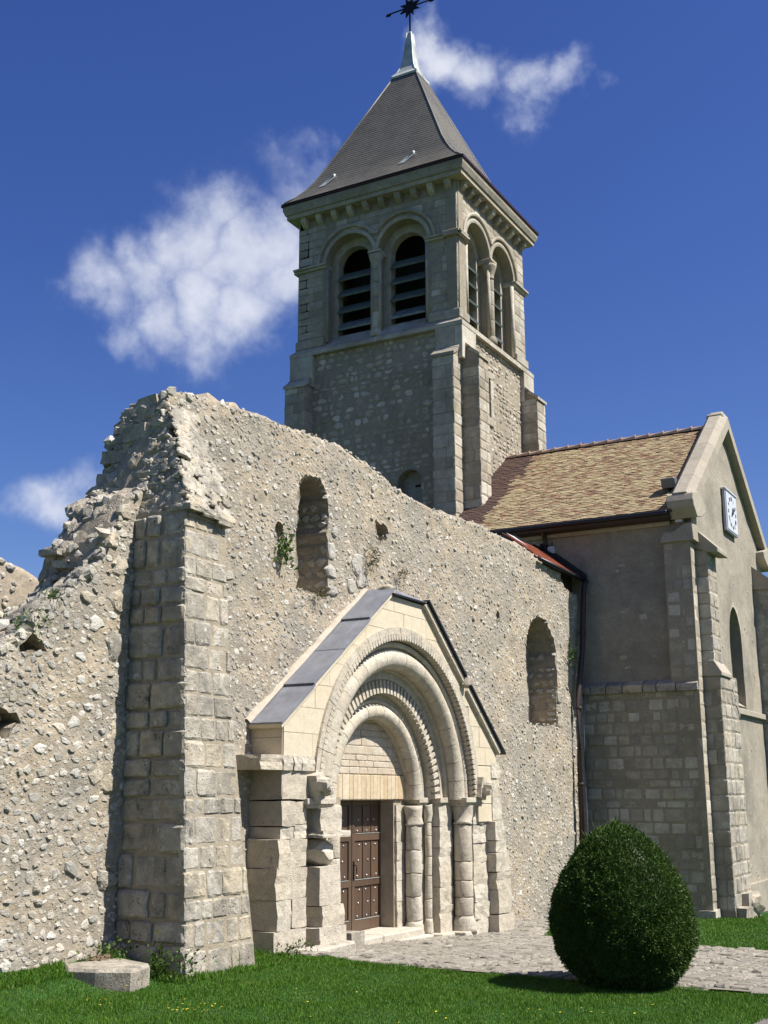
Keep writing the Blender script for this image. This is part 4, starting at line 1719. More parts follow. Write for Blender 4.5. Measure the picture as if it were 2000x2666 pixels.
# lead-covered slopes of the gable
ang_l = math.atan2(4.86 - 2.80, 15.74 - 12.89)
Lx = Vector((math.cos(ang_l), 0, math.sin(ang_l)))
Ln = Vector((-math.sin(ang_l), 0, math.cos(ang_l)))
P0 = Vector((12.80, 0, 2.75))
cuts = [0, .74, 1.50, 2.25, 3.10, 3.72]
cuts = [0, .93, 1.86, 2.77, 3.72]
for i in range(4):
    a, b = cuts[i], cuts[i + 1] + .02
    lift = .03 + .012 * (i % 2)
    m = MB()
    A = P0 + Lx * a + Ln * (lift + .014)
    B = P0 + Lx * b + Ln * (lift - .004)
    vs_ = []
    for y_ in (8.655, 9.19):
        for q, d in ((A, 0), (B, 0), (B, -.028), (A, -.028)):
            w = q + Ln * d
            vs_.append((w.x, y_, w.z))
    m.add(vs_, [(0, 1, 2, 3), (7, 6, 5, 4), (0, 4, 5, 1), (1, 5, 6, 2), (2, 6, 7, 3), (3, 7, 4, 0)])
    sheet_ = m.build('lead_sheet', 'lead', portal)
    m = MB()
    for k in range(2):                         # standing creases in the sheet
        y_ = 8.655 + .53 * (k + .7) / 2.3
        A2, B2 = A + Lx * .03 + Ln * .004, B - Lx * .05 + Ln * .004
        m.add([(A2.x, y_, A2.z - .003), (B2.x, y_ + .004, B2.z - .003), (B2.x, y_ + .02, B2.z), (A2.x, y_ + .018, A2.z)], [(0, 1, 2, 3)])
    m.build('crease', 'lead', sheet_)
# timber/stone edge below the sheets, and mortar fillet against the wall
m = MB()
A, B = P0 + Ln * .015, P0 + Lx * 3.72 + Ln * .015
for (y0, y1, d, mt, nm) in [(8.68, 9.2, -.06, 'gable_stone', 'verge')]:
    vs_ = []
    for y_ in (y0, y1):
        for q in (A, B, B + Ln * d, A + Ln * d):
            vs_.append((q.x, y_, q.z))
    m.add(vs_, [(0, 1, 2, 3), (7, 6, 5, 4), (0, 4, 5, 1), (1, 5, 6, 2), (2, 6, 7, 3), (3, 7, 4, 0)])
m.build('verge', 'gable_stone', portal)
m = MB()
n = 40
vs_, fs_ = [], []
for i in range(n + 1):
    q = P0 + Lx * (3.75 * i / n)
    h_ = .045 + .02 * float(fbm(np.array([i * .7, 2.2, 1.1]), 3))
    for (dy, dn) in ((9.14, .045), (9.17, .045 + h_), (9.24, .05 + h_)):
        w = q + Ln * dn
        vs_.append((w.x, dy, w.z))
for i in range(n):
    for k in range(2):
        fs_.append((i * 3 + k, i * 3 + k + 1, (i + 1) * 3 + k + 1, (i + 1) * 3 + k))
m.add(vs_, fs_, True)
m.build('mortar_fillet', 'mortar_fillet', portal, fix=False)
ang_r = math.atan2(2.64 - 4.83, 19.56 - 16.84)
Rx = Vector((math.cos(ang_r), 0, math.sin(ang_r)))
Rn = Vector((-math.sin(ang_r), 0, math.cos(ang_r)))
P1 = Vector((16.80, 0, 4.86))
Lr = 3.60
for i, (a, b) in enumerate([(0, .62), (.63, 1.2), (1.21, 1.86), (1.98, 2.55), (2.56, 3.1), (3.11, Lr)]):   # coping stones on the right slope
    m = MB()
    A, B = P1 + Rx * a, P1 + Rx * b
    vs_ = []
    for y_ in (8.645, 9.2):
        for q, d in ((A, .05), (B, .05), (B, -.05), (A, -.05)):
            w = q + Rn * d
            vs_.append((w.x, y_, w.z))
    m.add(vs_, [(0, 1, 2, 3), (7, 6, 5, 4), (0, 4, 5, 1), (1, 5, 6, 2), (2, 6, 7, 3), (3, 7, 4, 0)])
    m.build('gable_coping', 'arch_stone', portal, bevel=.008)
for (a, b) in [(0, 1.88), (1.96, Lr + .12)]:
    m = MB()
    A, B = P1 + Rx * a, P1 + Rx * b
    vs_ = []
    for y_ in (8.60, 9.2):
        for q, d in ((A, .085), (B, .085), (B, .055), (A, .055)):
            w = q + Rn * d
            vs_.append((w.x, y_, w.z))
    m.add(vs_, [(0, 1, 2, 3), (7, 6, 5, 4), (0, 4, 5, 1), (1, 5, 6, 2), (2, 6, 7, 3), (3, 7, 4, 0)])
    m.build('lead_edge', 'gutter_paint', portal)
m = MB()
v, f = TPL['big1']
m.add(v * np.array([.2, .12, .24]) @ np.array([[1, 0, 0], [0, -1, 0], [0, 0, 1]]) + np.array([18.22, 8.66, 3.74]), f)
m.build('coping_boss', 'old_ashlar', portal)
# flat top: lead flashing folded over the truncated peak
m = MB().box((15.74, 8.64, 4.855), (16.95, 9.2, 4.88))
m.build('lead_cap', 'gutter_paint', portal)
m = MB()
m.add([(16.05, 8.66, 4.885), (16.93, 8.66, 4.885), (16.93, 9.2, 4.885), (16.0, 9.2, 4.885), (16.42, 9.0, 5.06), (16.5, 9.2, 5.10), (16.02, 9.2, 5.02)],
      [(0, 1, 4), (1, 2, 5, 4), (0, 4, 5, 6), (0, 6, 3), (0, 3, 2, 1)])
m.build('lead_flashing', 'lead', portal)
m = MB()
v, f = TPL['big3']
m.add(v * np.array([.22, .2, .2]) @ np.array([[1, 0, 0], [0, -1, 0], [0, 0, 1]]) + np.array([15.86, 8.85, 4.96]), f)
m.build('peak_stone', 'arch_stone', portal)

# door, two leaves with rails, panels and studs
door = thing('church_door', 'brown wooden double door with vertical panels and pale round studs under the portal arch', 'door', (PORT_C, 9.66, -.12))
DZ0, DZ1 = -.118, 1.83
DY = 9.66
for side, (x0, x1) in enumerate([(15.22, 16.165), (16.175, 17.12)]):
    mb = MB().box((x0, DY, DZ0), (x1, DY + .06, DZ1))
    leaf = mb.build('door_leaf', 'door_wood', door)
    W_ = x1 - x0
    st = .085
    bw = (W_ - 2 * st) / 3
    zr = [(DZ0, DZ0 + .16), (.52, .62), (1.19, 1.30), (1.72, DZ1)]
    for (a, b) in zr:
        MB().box((x0 + .003, DY - .028, a + .003), (x1 - .003, DY + .002, b)).build('rail', 'door_wood', leaf, bevel=.004)
        if b < 1.7:
            MB().box((x0 + st, DY - .034, b - .001), (x1 - st, DY - .003, b + .008)).build('weather_lip', 'grey_plank', leaf)
    for xs_ in (x0 + .004, x1 - st):
        for k in range(3):
            MB().box((xs_, DY - .027, zr[k][1] + .001), (xs_ + st - .004, DY + .002, zr[k + 1][0] + .002)).build('stile', 'door_wood', leaf, bevel=.004)
    for c in range(3):
        for k in range(3):
            xa = x0 + st + bw * c + .012
            MB().box((xa, DY - .008, zr[k][1] + .02), (xa + bw - .024, DY + .004, zr[k + 1][0] - .006)).build('panel', 'door_wood', leaf)
            if c:
                MB().box((xa - .022, DY - .022, zr[k][1] + .002), (xa - .004, DY + .002, zr[k + 1][0])).build('muntin', 'door_wood', leaf)
            for q in range(3):
                zz = zr[k][1] + (zr[k + 1][0] - zr[k][1]) * (.1 + .4 * q)
                if k == 2 and q > 1:
                    continue
                sx_ = xa + bw * (.3 + .12 * ((q + c) % 3))
                m = MB().lathe((0, 0, 0), [(.0165, 0), (.0165, .006), (.012, .015), (.004, .019)], 8)
                vv = m.v[0]
                m.v[0] = np.stack([vv[:, 0] + sx_, DY - .008 - vv[:, 2], vv[:, 1] + zz], 1)
                m.build('stud', 'stud_metal', leaf)
    if side == 1:
        MB().box((x0 + .025, DY - .036, .62), (x0 + .06, DY - .026, .90)).build('lock_plate', 'iron', leaf)
        MB().tube([(x0 + .04, DY - .03, .84), (x0 + .04, DY - .08, .84), (x0 + .04, DY - .085, .80), (x0 + .04, DY - .085, .72)], .009).build('handle', 'iron', leaf)
stp = thing('door_step', 'worn pale stone doorstep below the wooden church door', 'step', (PORT_C, 9.3, -.3))
for (x0, x1) in [(15.0, 16.05), (16.06, 17.3)]:
    MB().box((x0, 9.02, -.6), (x1, 9.9, -.125), .008).build('step_slab', 'arch_stone', stp, bevel=.02)
MB().box((14.9, 8.96, -.7), (17.45, 9.1, -.235), .008).build('step_tread', 'arch_stone', stp, bevel=.02)
m = MB()
v, f = TPL['full2']
m.add(v * np.array([.36, .3, .34]) + np.array([14.66, 8.78, -.10]), f)
tag(m.build('loose_block', 'old_ashlar'), 'small squared loose stone block at the left end of the doorstep', 'stone block')
# low kerb stones at the pier's foot
m = MB().box((12.9, 8.42, -.3), (14.3, 8.7, .0), .02)
tag(m.build('foot_stone', 'old_ashlar', bevel=.03), 'long low worn stone lying at the foot of the left portal pier', 'stone')
# worn slab in the corner between wall and buttress
m = MB()
pl = [(9.62, 9.16), (9.36, 8.86), (9.44, 8.55), (9.60, 8.20), (10.05, 8.36), (10.25, 8.95)]
m.prism(pl, 2, -.1, .21)
tag(m.build('worn_slab', 'old_ashlar', bevel=.03), 'flat worn stone slab lying in the grass at the foot of the buttress', 'stone slab')
m = MB()
v, f = TPL['big0']
m.add(v * np.array([.9, .22, .4]) @ np.array([[1, 0, 0], [0, 0, 1], [0, 1, 0]]) + np.array([10.1, 9.1, .10]), f, True)
tag(m.build('soil_heap', 'soil'), 'small heap of bare soil behind the worn slab against the wall', 'soil heap')

# ================================================================== BELL TOWER
TX0, TX1, TY0, TY1 = 26.4, 31.0, 12.5, 17.6
TW, TD = TX1 - TX0, TY1 - TY0
tower = thing('bell_tower', 'square grey stone bell tower with paired arched belfry openings and slate pyramid spire', 'tower', (28.7, 15.05, -.6))
flat = lambda z: (lambda x: z)
niche = (TY1 - 14.03, 8.6, 9.80, .34)
wall_grid('west_wall', 'tower_joint', tower, (TX0, TY1, 0), -Y3, WEST, 0, TD, 5.0, flat(13.9), flat(13.9), .5, .09, [arch_sd(*niche)], amp=.012, freq=2.0)
slit_sd = rect_sd(28.06 - TX0, 28.19 - TX0, 11.8, 12.9)
wall_grid('south_wall', 'tower_joint', tower, (TX0, TY0, 0), X3, SOUTH, 0, TW, 5.0, flat(13.9), flat(13.9), .5, .06, [slit_sd], amp=.012, freq=2.0)
MB().box((TX0 + .4, TY0 + .4, -1), (TX1 - .01, TY1 - .01, 13.8)).build('tower_body', 'tower_joint', tower)
MB().box((TX0 + .3, 13.6, 8.5), (TX0 + .42, 14.45, 10.3)).build('niche_board', 'grey_plank', tower)
MB().box((TX0 + .28, 13.72, 9.72), (TX0 + .31, 14.0, 9.78)).build('niche_hinge', 'iron', tower)
wall_defs = arch_holes((niche[0], niche[1], niche[2], niche[3] + .02))
TSt = Stones(tower, 'wall_stone', 'tower_rubble', 'wall_stones')
courses(TSt, (TX0, TY1, 0), -Y3, WEST, TD, 7.0, 13.85, (.11, .22), (.12, .40), 'slab', .004, (.004, .024), .03, holes=wall_defs, skip=.16, joff=.03)
courses(TSt, (TX0, TY0, 0), X3, SOUTH, TW, 9.0, 13.85, (.10, .19), (.12, .32), 'slab', .0, (.006, .03), .04, skip=.1, joff=.03,
        holes=lambda a, b: [(1.45, 2.0)] if (b > 11.55 and a < 13.1) else [])
ASt = Stones(tower, 'ashlar_block', 'tower_stone', 'ashlar_blocks')
for (a, b) in [(11.55, 11.8), (11.8, 12.3), (12.3, 12.9), (12.9, 13.1)]:
    if a in (11.55, 12.9):
        ASt.add('mid', (28.13, TY0, (a + b) / 2), X3, SOUTH, UP, .5, .05, b - a - .01)
    else:
        ASt.add('mid', (27.95, TY0, (a + b) / 2), X3, SOUTH, UP, .2, .05, b - a - .01)
        ASt.add('mid', (28.31, TY0, (a + b) / 2), X3, SOUTH, UP, .2, .05, b - a - .01)
# belfry stage: outer skin with wide arches, inner skin with narrow ones
WC = [TY1 - 15.9, TY1 - 14.2]
SC = [27.75 - TX0, 29.42 - TX0]
ZS = 16.53
for nm, org, u, n, L_, cs in (('belfry_west_wall', (TX0 + .05, TY1, 0), -Y3, WEST, TD, WC), ('belfry_south_wall', (TX0, TY0 + .05, 0), X3, SOUTH, TW, SC)):
    org = np.array(org)
    wall_grid(nm, 'tower_joint', tower, org, u, n, 0, L_, 13.9, flat(18.1), flat(18.1), .30, .06, [arch_sd(c, 14.02, ZS, .77) for c in cs], amp=0.0)
    wall_grid('window_surround', 'tower_stone', tower, org - n * .302, u, n, .2, L_ - .2, 13.9, flat(18.05), flat(18.05), .26, .055,
              [arch_sd(c, 14.40, ZS - .02, .54) for c in cs], amp=0.0)
    hs_ = arch_holes(*[(c, 14.0, ZS, .86) for c in cs])
    courses(ASt, org, u, n, L_, 14.15, 17.8, (.19, .28), (.25, .55), 'mid', .016, (.004, .016), .04, holes=hs_)
    for q, c in enumerate(cs):
        # moulded arch rings
        for (r0, r1, d0, d1, nm2) in [(.772, .885, -.02, .03, 'arch_ring'), (.955, 1.04, -.02, .075, 'hood_mould')]:
            a0, a1 = 0.0, PI
            if r1 > .84:
                lim = math.acos(.835 / ((r0 + r1) / 2)) if (r0 + r1) / 2 > .835 else 0
                if q == 0:
                    a0 = lim
                else:
                    a1 = PI - lim
            m = MB()
            vs_, fs_ = [], []
            ns_ = 28
            prof = [(r0, d0), (r0, d1), ((r0 + r1) / 2, d1 + .015), (r1, d1), (r1, d0)]
            for i in range(ns_ + 1):
                a = a0 + (a1 - a0) * i / ns_
                for r, d in prof:
                    vs_.append(org + u * (c + r * math.cos(a)) + UP * (ZS + r * math.sin(a)) + n * d)
            k = len(prof)
            for i in range(ns_):
                for j in range(k):
                    j2 = (j + 1) % k
                    fs_.append((i * k + j, i * k + j2, (i + 1) * k + j2, (i + 1) * k + j))
            fs_.append(tuple(range(k)))
            fs_.append(tuple(ns_ * k + j for j in range(k)))
            m.add(vs_, fs_)
            m.build(nm2, 'tower_stone', tower)
        # louvres
        for zl in (14.62, 15.12, 15.62, 16.10):
            m = MB()
            o_ = org + u * c - n * .33
            hw = .535
            A = [o_ - u * hw + UP * (zl + .0) + n * .10, o_ + u * hw + UP * zl + n * .10, o_ + u * hw + UP * (zl + .30) - n * .22, o_ - u * hw + UP * (zl + .30) - n * .22]
            B = [p - UP * .055 - n * .02 for p in A]
            m.add(A + B, [(0, 1, 2, 3), (7, 6, 5, 4), (0, 4, 5, 1), (1, 5, 6, 2), (2, 6, 7, 3), (3, 7, 4, 0)])
            m.build('louvre', 'copper_green' if zl > 14.7 else 'louver_top', tower)
        # sloping sill
        m = MB()
        p = [(.02, 14.085), (-.34, 14.44), (-.34, 13.95), (.02, 13.95)]
        vs_ = [org + u * (c + sgn * .77) + n * d + UP * z for sgn in (-1, 1) for d, z in p]
        m.add(vs_, [(0, 1, 2, 3), (7, 6, 5, 4), (0, 4, 5, 1), (1, 5, 6, 2), (2, 6, 7, 3), (3, 7, 4, 0)])
        m.build('window_sill', 'tower_stone', tower)
    # impost string in three pieces
    mid_ = (cs[0] + cs[1]) / 2
    for (a, b) in [(-.12, cs[0] - .74), (mid_ - .2, mid_ + .2), (cs[1] + .74, L_ + .12)]:
        for (d, z0, z1) in [(.12, ZS - .03, ZS + .04), (.07, ZS - .10, ZS - .03)]:
            m = MB()
            vs_ = [org + u * x_ + n * y_ + UP * z_ for z_ in (z0, z1) for (x_, y_) in ((a, d), (b, d), (b, -.36), (a, -.36))]
            m.add(vs_, [(0, 3, 2, 1), (4, 5, 6, 7), (0, 1, 5, 4), (1, 2, 6, 5), (2, 3, 7, 6), (3, 0, 4, 7)])
            m.build('impost_string', 'tower_stone', tower, bevel=.01)
    # central column
    cc = org + u * mid_ - n * .03
    prof = [(.18, 14.02), (.18, 14.16), (.15, 14.22), (.12, 14.28), (.12, 15.98), (.14, 16.0), (.12, 16.03), (.13, 16.14), (.20, 16.36), (.21, 16.43)]
    MB().lathe((cc[0], cc[1], 0), prof[:4], 14).build('column_base', 'tower_stone', tower)
    for (a, b) in [(14.28, 14.75), (14.75, 15.2), (15.2, 15.62), (15.62, 16.02)]:
        MB().lathe((cc[0], cc[1], 0), [(.113, a + .004), (.118, a + .02), (.118, b - .02), (.113, b - .003)], 14).build('column_drum', 'tower_stone', tower)
    MB().lathe((cc[0], cc[1], 0), prof[5:], 14).build('capital', 'tower_stone', tower)
    # plain piers behind the column and window jamb rolls
    for c in cs:
        for sgn in (-1, 1):
            q_ = org + u * (c + sgn * .735) - n * .02
            MB().lathe((q_[0], q_[1], 0), [(.055, 14.2), (.055, 16.4)], 10).build('jamb_shaft', 'tower_stone', tower)
    # corbels
    nc = 10
    for i in range(nc):
        x_ = L_ * (i + .55) / nc + (.0 if u[0] else -.02)
        m = MB()
        p = [(.0, 17.80), (.10, 17.84), (.19, 17.92), (.22, 18.0), (.22, 18.07), (.0, 18.07)]
        vs_ = [org + u * (x_ + sgn * .085) + n * d + UP * z for sgn in (-1, 1) for d, z in p]
        k = len(p)
        m.add(vs_, [tuple(range(k)), tuple(range(2 * k - 1, k - 1, -1))] + [(j, j + k, (j + 1) % k + k, (j + 1) % k) for j in range(k)])
        m.build('corbel', 'tower_stone', tower)
# near-black block and ceiling paint in the belfry's darkness; its two far walls
MB().box((TX0 + 1.4, TY0 + 1.4, 13.8), (TX1 - 1.0, TY1 - 1.0, 18.1)).build('belfry_darkness', 'dark_inside', tower)
MB().box((TX0 + .05, TY1 - .35, 13.9), (TX1 - .05, TY1 - .05, 18.1)).build('belfry_north_wall', 'tower_stone', tower)
MB().box((TX1 - .35, TY0 + .36, 13.9), (TX1 - .05, TY1 - .36, 18.1)).build('belfry_east_wall', 'tower_stone', tower)
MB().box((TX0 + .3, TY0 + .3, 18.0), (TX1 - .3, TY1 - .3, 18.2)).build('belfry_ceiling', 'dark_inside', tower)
# quoins and corner shafts of the belfry
for (a, b) in [(14.55, 16.15), (16.85, 17.75)]:
    MB().lathe((TX0 + .10, TY0 + .10, 0), [(.05, a - .05), (.10, a), (.10, b), (.05, b + .06)], 14).build('corner_shaft', 'tower_stone', tower)


def ring(name, mat, d0, d1, z0, z1, dtop=None, x0=TX0, x1=TX1, y0=TY0, y1=TY1):
    """a band of four bars round the tower; dtop gives a sloped upper face."""
    dtop = d1 if dtop is None else dtop
    m = MB()
    for (ax, bx, ay, by, n_) in [(x0, x1, y0, y0, (0, -1)), (x0, x1, y1, y1, (0, 1)), (x0, x0, y0, y1, (-1, 0)), (x1, x1, y0, y1, (1, 0))]:
        if n_[0] == 0:
            yo, yi, yt = ay + n_[1] * d1, ay - n_[1] * d0, ay + n_[1] * dtop
            vs_ = [(ax - d1, yo, z0), (bx + d1, yo, z0), (bx - d0, yi, z0), (ax + d0, yi, z0), (ax - dtop, yt, z1), (bx + dtop, yt, z1), (bx - d0, yi, z1), (ax + d0, yi, z1)]
        else:
            xo, xi, xt = ax + n_[0] * d1, ax - n_[0] * d0, ax + n_[0] * dtop
            vs_ = [(xo, ay - d1, z0), (xo, by + d1, z0), (xi, by - d0, z0), (xi, ay + d0, z0), (xt, ay - dtop, z1), (xt, by + dtop, z1), (xi, by - d0, z1), (xi, ay + d0, z1)]
        m.add(vs_, [(0, 3, 2, 1), (4, 5, 6, 7), (0, 1, 5, 4), (1, 2, 6, 5), (2, 3, 7, 6), (3, 0, 4, 7)])
    return m.build(name, mat, tower)


ring('string_course', 'tower_stone', .1, .14, 13.82, 13.93)
ring('string_weathering', 'tower_stone', .1, .14, 13.932, 14.08, .0)
for (x0, x1, y0, y1) in [(TX0 - .03, TX0 + .2, TY0 - .03, 13.42), (TX0 - .03, TX0 + .2, 16.72, TY1 + .03), (TX0 + .202, 26.98, TY0 - .032, TY0 + .2), (30.2, TX1 + .03, TY0 - .03, TY0 + .2)]:
    MB().box((x0, y0, 14.085), (x1, y1, 14.34)).build('corner_plinth', 'tower_stone', tower, bevel=.02)
ring('cornice', 'tower_stone', .1, .24, 18.07, 18.20)
ring('cornice_mould', 'tower_stone', .1, .28, 18.202, 18.34, .33)
ring('cornice_top', 'tower_stone', .1, .33, 18.342, 18.46)
ring('eaves_board', 'maroon_edge', .1, .37, 18.462, 18.53)
# openings keep clear of the plinth course: cut by sill blocks above
# spire: courses of slates stepping up the four sides
SPC = (28.7, 15.1)
SPW = pw([(18.53, 2.86), (18.62, 2.72), (18.78, 2.58), (19.05, 2.36), (19.4, 2.13), (19.83, 1.90), (23.2, .38)])
SX = pw([(18.53, TW / 2 + .40), (18.62, TW / 2 + .28), (18.78, TW / 2 + .13), (19.05, 2.22), (19.4, 2.03), (19.83, 1.84), (23.2, .38)])
CXS = pw([(18.53, (TX0 + TX1) / 2), (19.9, 28.7), (23.2, SPC[0])])
CYS = pw([(18.53, (TY0 + TY1) / 2), (19.9, 15.07), (23.2, SPC[1])])
m = MB()
rings = []
z = 18.53
while z < 23.2:
    z2 = min(z + .0915, 23.2)
    for zz, e in ((z, .006), (z2, .0)):
        a, b = SX(zz) + e, SPW(zz) + e
        cx_, cy_ = CXS(zz), CYS(zz)
        rings.append([(cx_ - a, cy_ - b, zz), (cx_ + a, cy_ - b, zz), (cx_ + a, cy_ + b, zz), (cx_ - a, cy_ + b, zz)])
    z = z2
vs_ = [p for r in rings for p in r]
fs_ = [(3, 2, 1, 0)]
for i in range(len(rings) - 1):
    for k in range(4):
        j = (k + 1) % 4
        fs_.append((i * 4 + k, i * 4 + j, (i + 1) * 4 + j, (i + 1) * 4 + k))
m.add(vs_, fs_)
spire = m.build('spire_roof', 'slate', tower, fix=False)
# hips
for (sx, sy) in ((-1, -1), (1, -1), (-1, 1)):
    pts_ = [(CXS(z) + sx * SX(z), CYS(z) + sy * SPW(z), z + .005) for z in (18.56, 18.78, 19.05, 19.4, 19.83, 21.5, 23.2)]
    MB().tube(pts_, .022, 6).build('hip_roll', 'slate', spire)
# lead cap, rod and cross
m = MB()
prof = [(23.14, .43), (23.2, .44), (23.22, .42), (23.35, .32), (23.6, .22), (23.9, .165), (24.4, .115), (24.84, .07), (24.87, .045), (24.9, .02)]
vs_ = [(SPC[0] + sx * w, SPC[1] + sy * w, z) for z, w in prof for (sx, sy) in ((-1, -1), (1, -1), (1, 1), (-1, 1))]
fs_ = [(3, 2, 1, 0)]
for i in range(len(prof) - 1):
    for k in range(4):
        j = (k + 1) % 4
        fs_.append((i * 4 + k, i * 4 + j, (i + 1) * 4 + j, (i + 1) * 4 + k))
fs_.append(tuple((len(prof) - 1) * 4 + k for k in range(4)))
m.add(vs_, fs_)
capo = m.build('lead_finial', 'lead_pale', tower)
for (sx, sy) in ((-1, -1), (1, -1), (-1, 1)):
    MB().tube([(SPC[0] + sx * w, SPC[1] + sy * w, z) for z, w in prof[1:8]], .018, 6).build('lead_roll', 'lead_pale', capo)
cross = thing('roof_cross', 'dark iron cross with a pointed star at its centre on the spire tip', 'cross', (SPC[0], SPC[1], 24.85))
MB().tube([(SPC[0], SPC[1], 24.8), (SPC[0], SPC[1], 26.9)], [.03, .022], 8).build('rod', 'iron', cross)
ZC = 25.78
MB().tube([(SPC[0], SPC[1] - .82, ZC), (SPC[0], SPC[1] + .82, ZC)], .024, 8).build('cross_arm', 'iron', cross)
for sy in (-1, 1):
    v, f = TPL['rub1']
    MB().add(v * .12 + np.array([SPC[0], SPC[1] + sy * .76, ZC - .03]), f).build('arm_knob', 'iron', cross)
m = MB()
star = []
for i in range(16):
    a = PI * i / 8 + PI / 8
    r = .36 if i % 2 == 0 else .17
    star.append((SPC[1] + r * math.cos(a), ZC + r * math.sin(a)))
m.prism(star, 0, SPC[0] - .03, SPC[0] + .03)
m.build('star', 'iron', cross)
# two small vents with lead aprons low on the spire's west side
for (yy, z) in ((16.55, 19.33), (13.95, 19.33)):
    xx = CXS(z) - SX(z)
    vt = MB().add([(xx - .01, yy - .035, z), (xx - .01, yy + .035, z), (xx + .06, yy + .035, z + .12), (xx + .06, yy - .035, z + .12), (xx - .08, yy - .03, z + .07), (xx - .08, yy + .03, z + .07)],
                  [(0, 1, 5, 4), (4, 5, 2, 3), (0, 4, 3), (1, 2, 5), (0, 3, 2, 1)]).build('roof_vent', 'white_paint', spire)
    MB().add([(xx - .025, yy - .07, z), (xx - .025, yy + .1, z), (CXS(z - .3) - SX(z - .3) - .025, yy + .42, z - .3), (CXS(z - .3) - SX(z - .3) - .025, yy + .18, z - .3)], [(0, 1, 2, 3)]).build('lead_apron', 'lead_pale', spire)


# tower buttresses
def tbutt(x0, x1, y0, y1, ztop, face, slope):
    """face 'W' or 'S': direction in which it projects; sloped head."""
    m = MB()
    if face == 'W':
        pr = [(x0, 4.0), (x1, 4.0), (x1, ztop + slope), (x1 - .02, ztop + slope), (x0, ztop)]
        m.prism(pr, 1, y0, y1)
    else:
        pr = [(y0, 4.0), (y1, 4.0), (y1, ztop + slope), (y1 - .02, ztop + slope), (y0, ztop)]
        m.prism(pr, 0, x0, x1)
    b = m.build('buttress', 'tower_joint', tower)
    d = .05
    if face == 'W':
        courses(ASt, (x0, y1 + .01, 0), -Y3, WEST, y1 - y0 + .02, 7.5, ztop, (.24, .36), (.3, .5), 'mid', .014, (.008, .02), d)
        courses(ASt, (x0 - .01, y0, 0), X3, SOUTH, x1 - x0 + .01, 7.5, ztop, (.24, .36), (.3, .6), 'mid', .014, (.008, .02), d)
    else:
        courses(ASt, (x0, y1, 0), -Y3, WEST, y1 - y0 + .01, 7.5, ztop, (.24, .36), (.3, .6), 'mid', .014, (.008, .02), d)
        courses(ASt, (x0 - .01, y0, 0), X3, SOUTH, x1 - x0 + .02, 7.5, ztop, (.24, .36), (.3, .5), 'mid', .014, (.008, .02), d)
    # two-step weathering slabs
    for (a, bz, o) in ((.0, .0, .05), (.5, .5, .035)):
        m = MB()
        if face == 'W':
            xa = x0 + (x1 - x0) * a
            za = ztop + slope * bz
            xb = x0 + (x1 - x0) * (a + .5)
            zb = ztop + slope * (bz + .5)
            m.prism([(xa - o, za - .03), (xa - o, za + .05), (xb, zb + .06), (xb, zb - .06)], 1, y0 - .04, y1 + .04)
        else:
            ya = y0 + (y1 - y0) * a
            za = ztop + slope * bz
            yb = y0 + (y1 - y0) * (a + .5)
            zb = ztop + slope * (bz + .5)
            m.prism([(ya - o, za - .03), (ya - o, za + .05), (yb, zb + .06), (yb, zb - .06)], 0, x0 - .04, x1 + .04)
        m.build('weathering', 'tower_stone', tower)


tbutt(25.98, 26.45, 12.5, 13.1, 12.93, 'W', .42)
tbutt(25.98, 26.45, 17.05, 17.68, 12.85, 'W', .42)
tbutt(26.48, 27.08, 12.02, 12.55, 12.95, 'S', .5)
tbutt(30.45, 31.05, 12.02, 12.55, 12.95, 'S', .5)
# plain wide corner strips between buttress heads and string
for (x0, x1, y0, y1) in [(26.27, 27.12, 12.37, 12.6), (26.262, 26.5, 12.602, 13.16), (26.262, 26.5, 16.98, 17.73), (30.4, 31.13, 12.37, 12.6)]:
    MB().box((x0, y0, 12.9), (x1, y1, 13.82)).build('corner_pilaster', 'tower_stone', tower, bevel=.01)
TSt.finish(300, 5)
ASt.finish(300, 5)

# ================================================================== TRANSEPT
trans = thing('transept', 'grey transept wing with brown tiled roof, stone gable coping and corner buttresses', 'church wing', (29.2, 9.5, -.7))
MB().box((25.98, 7.1, -1.2), (32.85, 12.6, 7.95)).build('inner_core', 'render_coat', trans)
wall_grid('west_wall_upper', 'render_coat', trans, (25.64, 12.5, 0), -Y3, WEST, 0, 5.75, 4.1, flat(8.0), flat(8.0), .35, .14, [], amp=.012, freq=1.6)
MB().box((25.53, 6.72, -1.2), (26.05, 12.5, 4.12)).build('west_wall_lower', 'tower_joint', trans)
LSt = Stones(trans, 'wall_stone', 'tower_stone', 'wall_stones')
courses(LSt, (25.53, 9.7, 0), -Y3, WEST, 3.02, -.75, 4.06, (.16, .30), (.16, .46), 'old', .034, (-.004, .022), .05, joff=.01)
for k in range(46):
    y_ = random.uniform(7.4, 12)
    z_ = random.uniform(4.6, 7.9)
    s_k = random.uniform(.06, .2)
    LSt.add('mid', (25.655, y_, z_), -Y3, WEST, UP, s_k, .035, s_k * random.uniform(.4, .8), random.uniform(-.2, .2))
wall_grid('south_wall', 'render_coat', trans, (0, 6.62, 0), X3, SOUTH, 25.75, 32.75, -1.2, pw([(25.7, 8.02), (29.22, 10.85), (32.8, 8.02)]), pw([(25.7, 8.02), (29.22, 10.85), (32.8, 8.02)]),
          .5, .12, [pointed_sd(29.2, 3.95, 5.55, .6, .78)], amp=.012, freq=1.6)
SSt = Stones(trans, 'facing_stone', 'coping_stone', 'facing_stones')
